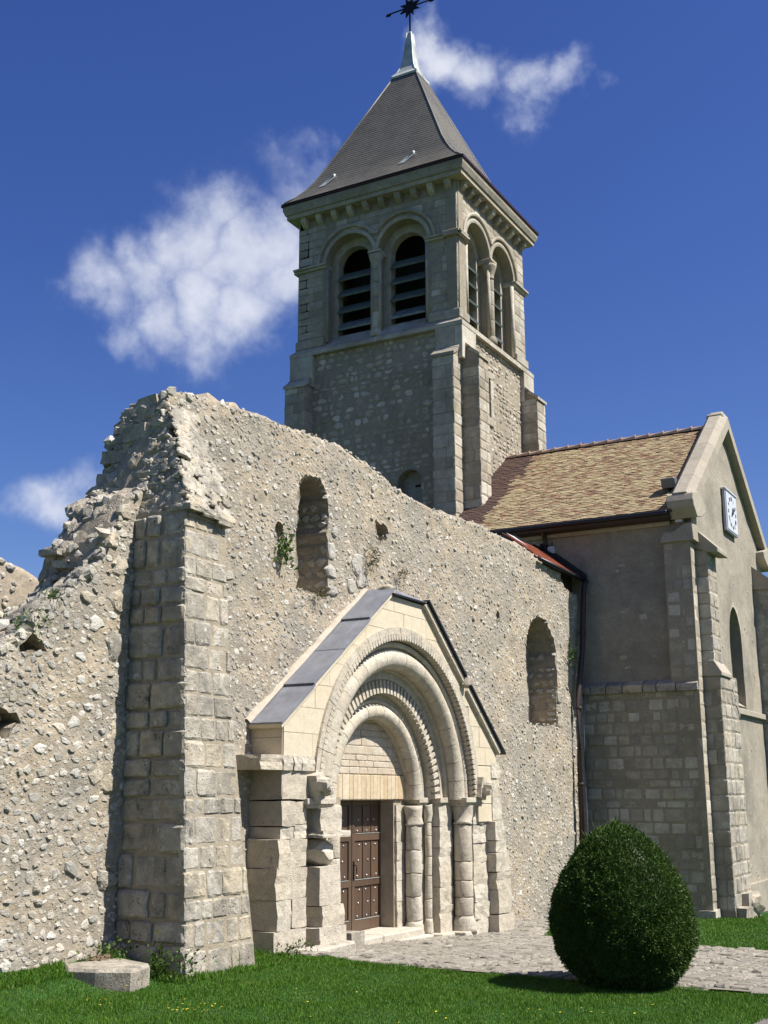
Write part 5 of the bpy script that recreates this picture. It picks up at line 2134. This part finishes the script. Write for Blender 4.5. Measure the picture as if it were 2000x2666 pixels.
for k in range(260):
    x_ = random.uniform(26.6, 32.4)
    z_ = random.uniform(-.2, 10.3)
    if abs(x_ - 29.2) < .68 and 3.9 < z_ < 6.4 or abs(x_ - 29.25) < .65 and 8.0 < z_ < 9.3:
        continue
    if z_ > 8.05 + (3.45 - abs(x_ - 29.22)) * .77 or (x_ < 27.6 and z_ < 4.6):
        continue
    s_k = random.uniform(.05, .15)
    SSt.add('chip', (x_, 6.628, z_), X3, SOUTH, UP, s_k, .014, s_k * random.uniform(.5, 1.1), random.uniform(-.3, .3))
SSt.finish(150, 4)
# ledge where the wall thins
y_ = 6.62
while y_ < 9.7:
    w = random.uniform(.28, .55)
    m = MB()
    x0 = 25.41 + random.uniform(0, .015)
    m.prism([(x0, 4.04), (x0, 4.20), (25.68, 4.33), (25.68, 4.04)], 1, y_ + .008, y_ + w - .008)
    m.build('ledge_stone', 'old_ashlar', trans, bevel=.012)
    y_ += w
# west pilaster at the corner and the long pale strip facing south
MB().box((25.488, 6.612, 4.1), (25.9, 7.205, 7.32)).build('west_buttress', 'tower_joint', trans)
courses(LSt, (25.5, 7.21, 0), -Y3, WEST, .58, 4.3, 7.28, (.22, .33), (.2, .4), 'mid', .022, (.006, .02), .05)
MB().box((25.492, 6.616, -1.2), (25.92, 6.75, 7.31)).build('corner_strip', 'tower_joint', trans)
courses(LSt, (25.49, 6.62, 0), X3, SOUTH, .40, -.8, 7.28, (.24, .36), (.4, .5), 'mid', .014, (.005, .016), .05)
m = MB()
m.prism([(7.26, 7.28), (7.24, 7.36), (7.16, 7.5), (6.92, 7.52), (6.8, 7.6), (6.7, 7.66), (6.52, 7.68), (6.5, 7.28)], 0, 25.40, 25.95)
m.build('buttress_cap', 'coping_stone', trans, bevel=.012)
# south buttress, wide below and narrow above
MB().box((25.88, 6.26, -1.2), (27.4, 6.7, 4.42)).build('south_buttress_lower', 'tower_joint', trans)
MB().box((25.88, 6.36, 4.4), (26.62, 6.7, 7.2)).build('south_buttress_upper', 'tower_joint', trans)
courses(LSt, (25.88, 6.66, 0), -Y3, WEST, .42, -.45, 4.36, (.24, .36), (.2, .42), 'mid', .02, (.006, .022), .05)
courses(LSt, (25.88, 6.66, 0), -Y3, WEST, .32, 4.66, 7.15, (.24, .36), (.2, .34), 'mid', .02, (.006, .018), .05)
LSt.finish(300, 5)
BSt = Stones(trans, 'buttress_stone', 'old_ashlar', 'buttress_stones')
courses(BSt, (25.87, 6.26, 0), X3, SOUTH, 1.54, -.75, 4.38, (.26, .36), (.25, .5), 'mid', .016, (.006, .022), .05)
courses(BSt, (25.87, 6.36, 0), X3, SOUTH, .76, 4.66, 7.15, (.26, .36), (.25, .5), 'mid', .016, (.006, .02), .05)
BSt.finish(120, 4)
m = MB()
m.prism([(6.20, 4.36), (6.20, 4.44), (6.36, 4.70), (6.64, 4.70), (6.64, 4.36)], 0, 25.84, 26.75)
m.build('offset_stone', 'coping_stone', trans, bevel=.01)
m = MB()
m.add([(26.7, 6.24, 4.38), (27.42, 6.24, 3.55), (27.42, 6.64, 3.55), (26.7, 6.64, 4.38), (26.7, 6.24, 4.5), (27.46, 6.24, 3.62), (27.46, 6.64, 3.62), (26.7, 6.64, 4.5)],
      [(0, 3, 2, 1), (4, 5, 6, 7), (0, 1, 5, 4), (1, 2, 6, 5), (2, 3, 7, 6), (3, 0, 4, 7)])
m.build('offset_slope', 'old_ashlar', trans)
m = MB()
m.prism([(6.66, 7.70), (6.10, 7.14), (6.10, 7.04), (6.30, 7.06), (6.66, 7.2)], 0, 25.82, 26.7)
m.build('buttress_cap', 'coping_stone', trans, bevel=.012)
# rough footing stones at the corner
FT = Stones(trans, 'footing_stone', 'old_ashlar', 'footing_stones')
for (x0, x1, y0, y1, z0, z1) in [(25.42, 25.9, 6.55, 6.9, -1, -.42), (25.9, 26.5, 6.05, 6.6, -1, -.38), (26.45, 27.5, 6.1, 6.6, -1, -.15), (25.42, 25.6, 6.9, 7.6, -1, -.45)]:
    fblock(FT, x0, x1, y0, y1, z0, z1)
FT.add('big', (27.1, 6.12, -.35), X3, SOUTH, UP, .9, .2, .6)
FT.finish(20, 2)
# right-hand buttress of the gable wall
MB().box((31.62, 6.05, -1.2), (32.5, 6.7, 7.2)).build('east_buttress', 'old_ashlar', trans, bevel=.02)
m = MB()
m.prism([(6.66, 7.74), (5.95, 7.16), (5.95, 7.06), (6.66, 7.1)], 0, 31.56, 32.56)
m.build('buttress_cap', 'coping_stone', trans)
MB().box((27.4, 6.53, 3.72), (31.6, 6.66, 3.86)).build('sill_course', 'coping_stone', trans, bevel=.015)
MB().box((27.4, 6.56, -1.2), (31.6, 6.66, -.1)).build('plinth', 'render_coat', trans, bevel=.01)
# lancet window
win = MB().box((28.5, 7.0, 3.9), (29.9, 7.05, 6.4)).build('window', 'glass_dark', trans)
for z_ in (4.4, 4.9, 5.4, 5.9):
    MB().box((28.55, 6.97, z_), (29.85, 6.985, z_ + .015)).build('glazing_bar', 'iron', win)
MB().box((29.19, 6.965, 3.95), (29.21, 6.98, 6.3)).build('glazing_bar', 'iron', win)
MB().add([(28.58, 6.60, 3.93), (29.82, 6.60, 3.93), (29.82, 7.0, 4.2), (28.58, 7.0, 4.2)], [(0, 1, 2, 3)]).build('window_sill', 'coping_stone', trans)
# roof deck, tiles, ridge
E0, RZ, RX = 25.22, 10.90, 29.25
EZ = 7.96
sdir = np.array([RX - E0, 0, RZ - EZ])
SLn = np.linalg.norm(sdir)
sdir /= SLn
nrm = np.array([-sdir[2], 0, sdir[0]])
m = MB()
m.prism([(E0, EZ - .06), (RX, RZ - .06), (2 * RX - E0, EZ - .06), (2 * RX - E0, EZ), (RX, RZ), (E0, EZ)], 1, 6.9, 12.52)
roof = m.build('roof_deck', 'eave_wood', trans)
TPL['tile0'] = (np.array([(-.5, 0, -.5), (.5, 0, -.5), (.5, -.35, .5), (-.5, -.35, .5), (-.5, 1, -.5), (.5, 1, -.5), (.5, .3, .5), (-.5, .3, .5)], float),
                [(0, 3, 2, 1), (4, 5, 6, 7), (0, 1, 5, 4), (1, 2, 6, 5), (2, 3, 7, 6), (3, 0, 4, 7)])
TN['tile'] = 1
RT = Stones(trans, 'roof_tile', 'tile', 'roof_tiles')
RB = Stones(trans, 'bare_tile', 'tile_bare', 'bare_tiles')
gauge = .098
rows = int(SLn / gauge)
for r_i in range(rows):
    s0 = r_i * gauge
    y_ = 6.9 + (r_i % 2) * .08
    while y_ < 12.5:
        w = .14
        c = np.array([E0, 0, EZ]) + sdir * (s0 + .09 + random.uniform(-.006, .006)) + nrm * (.004 + random.uniform(0, .012)) + Y3 * (y_ + w / 2)
        bare_w = 1.0 + .25 * math.sin(r_i * 2.1) * .3 + random.uniform(-.15, .15)
        near_tower = 12.5 - y_ < bare_w and s0 > .95
        low = s0 < .95 and y_ > 11.65 + random.uniform(-.2, .2)
        (RB if near_tower or low else RT).add('tile', c, Y3, nrm, sdir, w - .004, .028, .2, random.uniform(-.02, .02))
        y_ += w
RT.finish(300, 3)
RB.finish(80, 3)
# east slope (turned away) gets one plain covering
m = MB()
m.add([(RX + .02, 6.9, RZ + .03), (2 * RX - E0, 6.9, EZ + .03), (2 * RX - E0, 12.5, EZ + .03), (RX + .02, 12.5, RZ + .03)], [(0, 1, 2, 3)])
m.build('east_covering', 'tile_bare', trans)
rtm = MB()
vs_, fs_ = [], []
for (yy, r) in ((0, .135), (.04, .14), (.05, .115), (.40, .10)):
    for i in range(9):
        a = PI * i / 8
        vs_.append((r * math.cos(a), yy, r * math.sin(a) * 1.0))
for k in range(3):
    for i in range(8):
        fs_.append((k * 9 + i, k * 9 + i + 1, (k + 1) * 9 + i + 1, (k + 1) * 9 + i))
rtm.add(vs_, fs_, True)
rme = rtm.mesh('ridge_tile', 'ridge_tile')
y_ = 6.95
while y_ < 12.4:
    link_obj('ridge_tile', rme, trans, Matrix.Translation((RX, y_, RZ + .0 + random.uniform(-.006, .006))))
    y_ += .37
for i in range(int(5.5 / .37)):
    pass
# eaves: gutter, board and pale moulding
m = MB()
m.box((25.10, 6.98, 7.86), (25.235, 12.45, 7.945))
m.build('gutter', 'gutter_paint', trans, bevel=.02)
MB().box((25.23, 6.98, 7.80), (25.66, 12.45, 7.90)).build('soffit', 'eave_wood', trans)
MB().box((25.55, 7.05, 7.70), (25.65, 12.4, 7.80)).build('eaves_moulding', 'coping_stone', trans, bevel=.02)
# gable coping
prof = [(6.43, -.14), (6.43, .10), (6.56, .25), (6.84, .25), (6.98, .10), (6.98, -.14)]
AP = np.array([29.22, 0, 11.0])
FL = np.array([25.35, 0, 8.12])
for sgn, ncut in ((1, 5), (-1, 5)):
    d_ = (AP - FL) * np.array([sgn, 0, 1])
    L_ = np.linalg.norm(d_)
    d_ = d_ / L_
    nn_ = np.array([-sgn * abs(d_[2]), 0, abs(d_[0])])
    st_ = FL if sgn > 0 else np.array([2 * 29.22 - FL[0], 0, FL[2]])
    for i in range(ncut):
        a, b = L_ * i / ncut + .004, L_ * (i + 1) / ncut - .004
        m = MB()
        vs_ = []
        for q, last in ((a, False), (b, i == ncut - 1)):
            for yv, dn in prof:
                qq = q
                if last:                               # mitre at the apex
                    qq = L_ - .002 + dn * (abs(d_[2]) / abs(d_[0]))
                p = st_ + d_ * qq + nn_ * dn
                vs_.append((p[0], yv, p[2]))
        k = len(prof)
        m.add(vs_, [tuple(range(k)), tuple(range(2 * k - 1, k - 1, -1))] + [(j, j + k, (j + 1) % k + k, (j + 1) % k) for j in range(k)])
        m.build('coping', 'coping_stone', trans)
    # kneeler
    xk = 25.35 if sgn > 0 else 2 * 29.22 - 25.35
    m = MB()
    m.prism([(xk - sgn * .14, 7.98), (xk - sgn * .2, 8.12), (xk - sgn * .15, 8.28), (xk - sgn * .02, 8.34), (xk + sgn * .30, 8.40), (xk + sgn * .9, 8.2), (xk + sgn * .85, 8.02), (xk + sgn * .45, 7.86),
             (xk + sgn * .1, 7.78)], 1, 6.40, 6.99)
    m.build('kneeler', 'coping_stone', trans, bevel=.015)
MB().box((29.0, 6.5, 11.08), (29.44, 6.92, 11.22)).build('apex_stone', 'coping_stone', trans, bevel=.04)

# ------------------------------------------------------------------ clock
CX, CZ, CW, CH = 29.28, 8.66, .56, .52
clock = thing('wall_clock', 'square white clock with Roman numerals and black hands on the transept gable', 'clock', (CX, 6.58, CZ - CH))
m = MB()
m.box((CX - CW, 6.52, CZ - CH), (CX + CW, 6.60, CZ + CH))
m.build('case', 'clock_frame', clock, bevel=.012)
MB().box((CX - CW + .05, 6.506, CZ - CH + .05), (CX + CW - .05, 6.5205, CZ + CH - .05)).build('dial', 'white_paint', clock)
MB().box((CX - CW - .03, 6.49, CZ + CH - .01), (CX + CW + .03, 6.61, CZ + CH + .04)).build('hood', 'white_paint', clock, bevel=.01)
ROM = ['XII', 'I', 'II', 'III', 'IIII', 'V', 'VI', 'VII', 'VIII', 'IX', 'X', 'XI']


def bar(m, c, ang, p0, p1, w):
    """stroke from p0 to p1 (local x,z) turned by ang about the dial's centre offset c."""
    (ax, az), (bx, bz) = p0, p1
    dx, dz = bx - ax, bz - az
    L_ = math.hypot(dx, dz)
    px, pz = -dz / L_ * w / 2, dx / L_ * w / 2
    q = [(ax + px, az + pz), (bx + px, bz + pz), (bx - px, bz - pz), (ax - px, az - pz)]
    out = []
    for yv in (6.500, 6.5075):
        for x_, z_ in q:
            xr_ = x_ * math.cos(ang) + z_ * math.sin(ang)
            zr_ = -x_ * math.sin(ang) + z_ * math.cos(ang)
            out.append((CX + c[0] + xr_, yv, CZ + c[1] + zr_))
    m.add(out, [(0, 1, 2, 3), (7, 6, 5, 4), (0, 4, 5, 1), (1, 5, 6, 2), (2, 6, 7, 3), (3, 7, 4, 0)])


for h_, txt in enumerate(ROM):
    ang = h_ * PI / 6
    m = MB()
    wd = {'I': .034, 'V': .06, 'X': .06}
    tot = sum(wd[c] for c in txt)
    x_ = -tot / 2
    r0, r1 = .315, .41
    for c in txt:
        a, b = x_ + .006, x_ + wd[c] - .006
        if c == 'I':
            bar(m, (0, 0), ang, ((a + b) / 2, r0), ((a + b) / 2, r1), .015)
        elif c == 'V':
            bar(m, (0, 0), ang, (a, r1), ((a + b) / 2, r0), .015)
            bar(m, (0, 0), ang, (b, r1), ((a + b) / 2, r0), .008)
        else:
            bar(m, (0, 0), ang, (a, r1), (b, r0), .015)
            bar(m, (0, 0), ang, (b, r1), (a, r0), .008)
        x_ += wd[c]
    m.build('numeral', 'black_paint', clock)
for (ang, L_, w, y_) in ((R_(35), .2, .045, 6.485), (R_(57), .33, .03, 6.47)):
    m = MB()
    q = [(-w / 2, -.09), (w / 2, -.09), (w / 2, L_ * .6), (w, L_ * .68), (0, L_), (-w, L_ * .68), (-w / 2, L_ * .6)]
    out = []
    for yv in (y_, y_ + .008):
        for x_, z_ in q:
            out.append((CX + x_ * math.cos(ang) + z_ * math.sin(ang), yv, CZ - x_ * math.sin(ang) + z_ * math.cos(ang)))
    k = len(q)
    m.add(out, [tuple(range(k)), tuple(range(2 * k - 1, k - 1, -1))] + [(j, j + k, (j + 1) % k + k, (j + 1) % k) for j in range(k)])
    m.build('hand', 'black_paint', clock)
m = MB().lathe((0, 0, 0), [(.03, 0), (.03, .05)], 12)
vv = m.v[0]
m.v[0] = np.stack([vv[:, 0] + CX, 6.515 - vv[:, 2], vv[:, 1] + CZ], 1)
m.build('hub', 'black_paint', clock)

# ------------------------------------------------------------------ floodlight, boxes, pipes, lean-to
fl = thing('floodlight', 'small grey floodlight fixed beside the gable coping above the tiled eaves', 'floodlight', (26.05, 7.03, 8.55))
m = MB()
m.prism([(25.86, 8.86), (26.14, 8.92), (26.18, 8.72), (25.98, 8.64)], 1, 6.98, 7.30)
m.build('housing', 'grey_box', fl, bevel=.02)
MB().tube([(26.14, 7.14, 8.78), (26.2, 6.98, 8.7), (26.2, 6.9, 8.62)], .025, 8).build('bracket', 'grey_box', fl)
MB().tube([(26.05, 7.14, 8.52), (26.08, 7.14, 8.7)], .03, 8).build('stem', 'iron', fl)
for i, (y_, z_) in enumerate([(9.86, 7.42), (6.84, 7.82)]):
    bx = thing('junction_box', ['small white junction box beside the dark pipe above the lean-to roof', 'small white junction box tucked under the gable kneeler'][i], 'junction box', (25.55, y_, z_ - .09), 'white junction boxes on the transept')
    MB().box((25.5, y_ - .075, z_ - .09), (25.655, y_ + .075, z_ + .08)).build('cover', 'white_paint', bx, bevel=.012)
    MB().tube([(25.6, y_, z_ + .08), (25.62, y_, z_ + .2)], .01, 6).build('cable', 'black_paint', bx)
dp = thing('downpipe', 'short dark brown downpipe running from the transept gutter to the lean-to roof', 'pipe', (25.5, 10.0, 7.2))
MB().tube([(25.3, 10.0, 7.86), (25.5, 10.0, 7.74), (25.54, 10.0, 7.6), (25.54, 10.0, 7.22)], .055, 10).build('pipe', 'pipe_paint', dp)
MB().box((25.47, 9.92, 7.5), (25.66, 10.08, 7.53)).build('clip', 'iron', dp)
dp2 = thing('drainpipe', 'tall brown drainpipe with a bend running down the right end of the ruined wall', 'pipe', (24.62, 9.06, -.5))
MB().tube([(25.50, 9.02, 6.60), (25.38, 9.03, 6.50), (25.33, 9.04, 6.3), (25.16, 9.04, 5.3), (25.08, 9.04, 4.95), (24.80, 9.04, 4.2), (24.72, 9.04, 3.85), (24.66, 9.04, 2.5), (24.60, 9.04, -.6)], .06, 12).build('pipe', 'pipe_paint', dp2)
for z_, x_ in ((3.7, 24.715), (2.1, 24.65), (5.4, 25.18), (.5, 24.62)):
    MB().lathe((x_, 9.04, z_), [(.07, -.03), (.075, -.02), (.075, .02), (.07, .03)], 12).build('collar', 'pipe_paint', dp2)
m = MB().tube([(25.15, 9.02, 4.05), (24.97, 9.02, 3.5), (24.9, 9.02, 1.5), (24.86, 9.02, -.5)], .018, 6)
tag(m.build('grey_cable', 'lead'), 'thin grey cable running down beside the tall brown drainpipe', 'cable')
lean = thing('lean_to_roof', 'narrow red-tiled lean-to roof with dark gutter between ruined wall and transept', 'roof', (24, 9.6, 6.2))
LE, LZ, LT, LTZ = 9.16, 6.70, 10.1, 7.42
sd2_ = np.array([0, LT - LE, LTZ - LZ])
l2 = np.linalg.norm(sd2_)
sd2_ /= l2
nr2 = np.array([0, -sd2_[2], sd2_[1]])
m = MB()
m.prism([(LE, LZ - .08), (LT, LTZ - .08), (LT, LTZ), (LE, LZ)], 0, 23.25, 25.62)
m.build('deck', 'eave_wood', lean)
MB().box((22.45, 10.22, -1), (25.5, 12.3, 6.9)).build('lean_to_light_block', 'render_coat', lean)  # unseen body added behind the wall to keep light out of the window
LTs = Stones(lean, 'red_tile', 'tile_red', 'red_tiles')
for r_i in range(int(l2 / .11)):
    x_ = 23.25 + (r_i % 2) * .08
    while x_ < 25.55:
        c = np.array([x_ + .08, LE, LZ]) + sd2_ * (r_i * .11 + .08) + nr2 * .008
        LTs.add('tile', c, X3, nr2, sd2_, .16, .026, .2)
        x_ += .165
LTs.finish(120, 3)
MB().tube([(22.9, 9.10, 6.68), (25.58, 9.10, 6.64)], .045, 10).build('gutter', 'gutter_paint', lean)
MB().box((22.4, 9.40, 6.2), (25.6, 9.46, 6.74)).build('fascia', 'eave_wood', lean)
m = MB()
m.add([(25.5, 9.05, 6.66), (25.62, 9.05, 6.66), (25.62, 10.12, 7.50), (25.5, 10.12, 7.50), (25.5, 9.05, 6.72), (25.62, 9.05, 6.78), (25.62, 10.12, 7.62), (25.5, 10.12, 7.56)],
      [(0, 3, 2, 1), (4, 5, 6, 7), (0, 1, 5, 4), (1, 2, 6, 5), (2, 3, 7, 6), (3, 0, 4, 7)])
m.build('wall_gutter', 'gutter_paint', lean)
MB().box((23.9, 10.1, 7.36), (25.62, 10.2, 7.50)).build('top_flashing', 'gutter_paint', lean)
MB().add([(23.4, 10.06, 7.44), (23.85, 10.06, 7.44), (23.85, 9.72, 7.17)], [(0, 1, 2)]).build('lead_corner', 'white_paint', lean)

# ================================================================== RUIN BEHIND, AT THE LEFT EDGE
back = thing('background_wall', 'pale ruined rubble wall in the distance at the far left edge', 'wall', (15, 19.4, -.2))
bt = pw([(9, 7.3), (16, 7.0), (17.44, 6.75), (18.0, 6.62), (18.6, 6.42), (19.0, 6.0), (19.6, 5.2)])
wall_grid('wall_core', 'mortar', back, (0, 19.0, 0), X3, SOUTH, 9.0, 19.6, -.6, jag(bt, .05, 2.2), jag(bt, .05, 6.2), .9, .15, [], amp=.03, freq=2, topj=.1)
BK = Stones(back, 'rubble_stone', 'rubble', 'small_rubble')
for k in range(900):
    x_ = random.uniform(13, 19.4)
    z_ = random.uniform(1.5, bt(x_))
    r = random.uniform(.04, .12)
    BK.add('rub', (x_, 19.0, z_), X3, SOUTH, UP, 2.2 * r, r * .6, 1.6 * r, random.uniform(-.5, .5))
BK.finish(60, 6)


# ================================================================== VEGETATION
def leaf_mesh(name, mat, P, D, L_, Wd, tone, parent=None, normals=None):
    """P base points, D unit directions, one diamond leaf each."""
    n = len(P)
    rnd = rng.normal(size=(n, 3))
    side = np.cross(D, rnd if normals is None else normals)
    side /= np.linalg.norm(side, axis=1)[:, None] + 1e-9
    a = P
    b = P + D * (L_ * .45)[:, None] + side * (Wd * .5)[:, None]
    c = P + D * L_[:, None]
    d = P + D * (L_ * .45)[:, None] - side * (Wd * .5)[:, None]
    V = np.stack([a, b, c, d], 1).reshape(-1, 3)
    F = np.arange(n * 4).reshape(n, 4)
    o3 = V.mean(0)
    me = bpy.data.meshes.new(name)
    me.vertices.add(len(V))
    me.vertices.foreach_set('co', (V - o3).ravel())
    me.loops.add(n * 4)
    me.loops.foreach_set('vertex_index', F.ravel())
    me.polygons.add(n)
    me.polygons.foreach_set('loop_start', np.arange(n) * 4)
    at = me.attributes.new('tone', 'FLOAT', 'FACE')
    at.data.foreach_set('value', tone.astype(np.float32))
    me.materials.append(MATS[mat])
    me.update(calc_edges=True)
    me.validate()
    return link_obj(name, me, parent, Matrix.Translation(Vector(o3)))


# clipped yew
BC = np.array([12.36, 4.12])
BZ = float(gz(*BC))
bush = thing('yew_bush', 'dark green egg-shaped clipped yew standing on the lawn beside the path', 'bush', (BC[0], BC[1], BZ))
bprof = pw([(-.02, .30), (.06, .46), (.2, .61), (.4, .70), (.62, .725), (.85, .69), (1.08, .59), (1.26, .475), (1.40, .36), (1.50, .25), (1.56, .15), (1.59, .02)])
m = MB().lathe((BC[0], BC[1], BZ), [(max(.01, bprof(z) - .07), z) for z in np.linspace(.02, 1.57, 22)], 28)
m.build('crown_core', 'yew_leaf', bush)
MB().tube([(BC[0], BC[1], BZ - .1), (BC[0] + .01, BC[1], BZ + .3)], [.09, .07], 10).build('trunk', 'bark', bush)
nl = 135000
zz = rng.uniform(-.02, 1.62, nl * 2)
rad = np.interp(zz, np.linspace(-.02, 1.62, 60), [bprof(q) for q in np.linspace(-.02, 1.62, 60)])
keepm = rng.uniform(0, .85, nl * 2) < rad + .03
zz, rad = zz[keepm][:nl], rad[keepm][:nl]
nl = len(zz)
an = rng.uniform(0, 2 * PI, nl)
lump = fbm(np.stack([np.cos(an) * 3.0, np.sin(an) * 3.0, zz * 4.0], 1), 3)
lump2 = fbm(np.stack([np.cos(an) * 9.0, np.sin(an) * 9.0, zz * 12.0], 1), 2)
rad2 = rad * (1 + .026 * lump) + .024 * lump2 - rng.uniform(0, .065, nl)
P = np.stack([BC[0] + rad2 * np.cos(an) - .04 * (zz / 1.6) , BC[1] + rad2 * np.sin(an) + .03 * (zz / 1.6), BZ + zz], 1)
dr = np.gradient(np.array([bprof(q) for q in np.linspace(-.02, 1.62, 60)]), np.linspace(-.02, 1.62, 60))
nzc = -np.interp(zz, np.linspace(-.02, 1.62, 60), dr)
Dn = np.stack([np.cos(an), np.sin(an), nzc], 1)
Dn /= np.linalg.norm(Dn, axis=1)[:, None]
D = Dn * .75 + rng.normal(size=(nl, 3)) * .55 + np.array([0, 0, .25])
D /= np.linalg.norm(D, axis=1)[:, None]
leaf_mesh('foliage', 'yew_leaf', P, D, rng.uniform(.016, .036, nl), rng.uniform(.007, .012, nl), rng.uniform(0, .999, nl), bush)
stray = rng.integers(0, nl, 1400)
leaf_mesh('stray_shoot', 'yew_leaf', P[stray] + Dn[stray] * .02, Dn[stray] * .8 + rng.normal(size=(1400, 3)) * .25 + np.array([0, 0, .3]), rng.uniform(.03, .07, 1400), rng.uniform(.008, .012, 1400),
          rng.uniform(.4, .999, 1400), bush)


# lawn: blades of grass where the lawn is in view
def grass(n, x0, x1, y0, y1, hr, wd):
    X = rng.uniform(x0, x1, n)
    Y = rng.uniform(y0, y1, n)
    ok = ~inside(PATH, X + .05 * fbm(np.stack([X * 6, Y * 6, X * 0], 1), 2), Y) & ~inside(PATH2, X, Y)
    ok &= ~((Y > 9.12) & (X < 25.4)) & ~((X > 10.45) & (X < 11.72) & (Y > 8.26)) & ~((X > 12.72) & (Y > 8.66) & (X < 20))
    ok &= ~inside(pl, X, Y) & ~((X > 25.45) & (Y > 6.55)) & ~((X > 25.85) & (Y > 6.2))
    v = CAM @ (np.stack([X, Y, gz(X, Y)]) - EYE[:, None])
    px = 1000 + FPX * v[0] / v[2]
    py = 1333 - FPX * v[1] / v[2]
    ok &= (v[2] > 1) & (px > -150) & (px < 2150) & (py < 2820)
    X, Y = X[ok], Y[ok]
    n = len(X)
    Z = gz(X, Y)
    clump = .75 + .45 * fbm(np.stack([X * 2.2, Y * 2.2, X * 0 + 3], 1), 3)
    H = rng.uniform(*hr, n) * np.clip(clump, .45, 1.6)
    D = np.stack([rng.normal(size=n) * .38, rng.normal(size=n) * .38, np.ones(n)], 1)
    D /= np.linalg.norm(D, axis=1)[:, None]
    tone = np.clip(rng.uniform(0, .99, n), 0, .99)
    return np.stack([X, Y, Z], 1), D, H, rng.uniform(*wd, n), tone


parts = [grass(300000, 6.6, 12.9, 1.0, 9.15, (.022, .052), (.004, .008)), grass(26000, 12.25, 12.8, 1.5, 8.7, (.03, .07), (.006, .010)),
         grass(75000, 16.6, 25.9, 0.5, 9.0, (.03, .06), (.010, .018)), grass(30000, 24, 36, 0, 6.6, (.03, .06), (.014, .022)),
         grass(9000, 8.0, 12.7, 8.75, 9.14, (.05, .12), (.006, .012)), grass(5000, 10.2, 12.6, 8.0, 8.5, (.05, .11), (.006, .012))]
g = leaf_mesh('lawn_grass', 'grass_blade', *[np.concatenate([p[i] for p in parts]) for i in range(5)])
g['kind'] = 'stuff'
g['label'] = 'short green lawn grass in front of the church'
g['category'] = 'grass'

# flowers in the lawn
fm = MB()
for (cx_, cy_, n, s) in [(8.92, 6.9, 22, .16), (9.6, 8.2, 5, .1), (8.75, 7.9, 5, .1), (9.6, 5.0, 6, .3), (10.3, 4.0, 6, .3), (9.7, 6.4, 5, .3), (11.2, 3.4, 5, .4)]:
    for k in range(n):
        x_, y_ = random.gauss(cx_, s), random.gauss(cy_, s)
        z_ = float(gz(x_, y_)) + random.uniform(.05, .075)
        r = random.uniform(.008, .013)
        fm.add([(x_ + r * math.cos(a), y_ + r * math.sin(a), z_ + random.uniform(-.003, .003)) for a in np.arange(6) * PI / 3], [(0, 1, 2, 3, 4, 5)])
fo = fm.build('yellow_flowers', 'petal_yellow', None, fix=False, kind='stuff')
fo['label'] = 'tiny yellow flowers scattered through the lawn'
fo['category'] = 'flowers'


def tuft(name, label, cat, c, n, spread, mat, L_, Wd, droop=.2, stem=True, back=SOUTH):
    t = thing(name, label, cat, tuple(c), 'plants rooted in the walls' if name == 'wall_plant' else 'weeds at the wall foot')
    c = np.asarray(c, float)
    P = c + rng.normal(size=(n, 3)) * np.asarray(spread)
    P[:, 1] = np.minimum(P[:, 1], c[1] + .02)
    D = rng.normal(size=(n, 3)) * .7 + np.asarray(back) * .6 + np.array([0, 0, .35 - droop])
    D /= np.linalg.norm(D, axis=1)[:, None]
    leaf_mesh('leaves', mat, P, D, rng.uniform(L_ * .6, L_ * 1.2, n), rng.uniform(Wd * .6, Wd * 1.2, n), rng.uniform(0, .99, n), t)
    if stem:
        m = MB()
        for k in range(5):
            q = P[k * (n // 6)]
            m.tube([c + np.array([0, .05, -.02]), (c + q) / 2 + np.array([0, -.03, .02]), q], .004, 5)
        m.build('stems', 'bark', t)
    return t


tuft('wall_plant', 'leafy green plant growing from the wall left of the first window hole', 'plant', (13.48, 9.13, 5.22), 90, (.10, .04, .12), 'ivy_leaf', .09, .055)
tuft('wall_plant', 'small trailing green plant right of the tall window hole near the drainpipe', 'plant', (24.58, 9.12, 4.82), 70, (.10, .03, .12), 'ivy_leaf', .08, .04)
tuft('wall_plant', 'dry brown tuft growing on the wall above the portal peak', 'plant', (15.86, 9.1, 5.42), 160, (.07, .03, .12), 'dry_plant', .10, .014)
tuft('wall_plant', 'dry tuft below the sill of the first window hole', 'plant', (14.38, 9.12, 4.70), 110, (.08, .03, .05), 'dry_plant', .09, .012)
tuft('wall_plant', 'pale green tuft on the wall right above the lead flashing', 'plant', (16.86, 9.11, 5.38), 90, (.05, .03, .08), 'dry_plant', .08, .012)
tuft('wall_plant', 'green weeds rooted in the broken core at the low left end of the ruin', 'plant', (8.95, 9.24, 3.62), 170, (.14, .06, .07), 'ivy_leaf', .07, .02, 0)
tuft('wall_plant', 'second clump of weeds higher on the broken left end of the ruin', 'plant', (9.25, 9.26, 3.93), 110, (.07, .05, .05), 'ivy_leaf', .06, .018, 0)
tuft('weeds', 'leafy green weeds at the foot of the buttress behind the worn slab', 'weeds', (10.30, 8.5, .15), 380, (.08, .28, .09), 'ivy_leaf', .06, .028, -.2)
tuft('weeds', 'low weeds on the soil heap against the left wall', 'weeds', (10.15, 9.02, .28), 200, (.18, .10, .05), 'ivy_leaf', .05, .025, -.2)

tuft('weeds', 'small green weeds growing at the foot of the left portal pier', 'weeds', (12.75, 8.45, .06), 160, (.25, .08, .04), 'ivy_leaf', .05, .02, -.2)
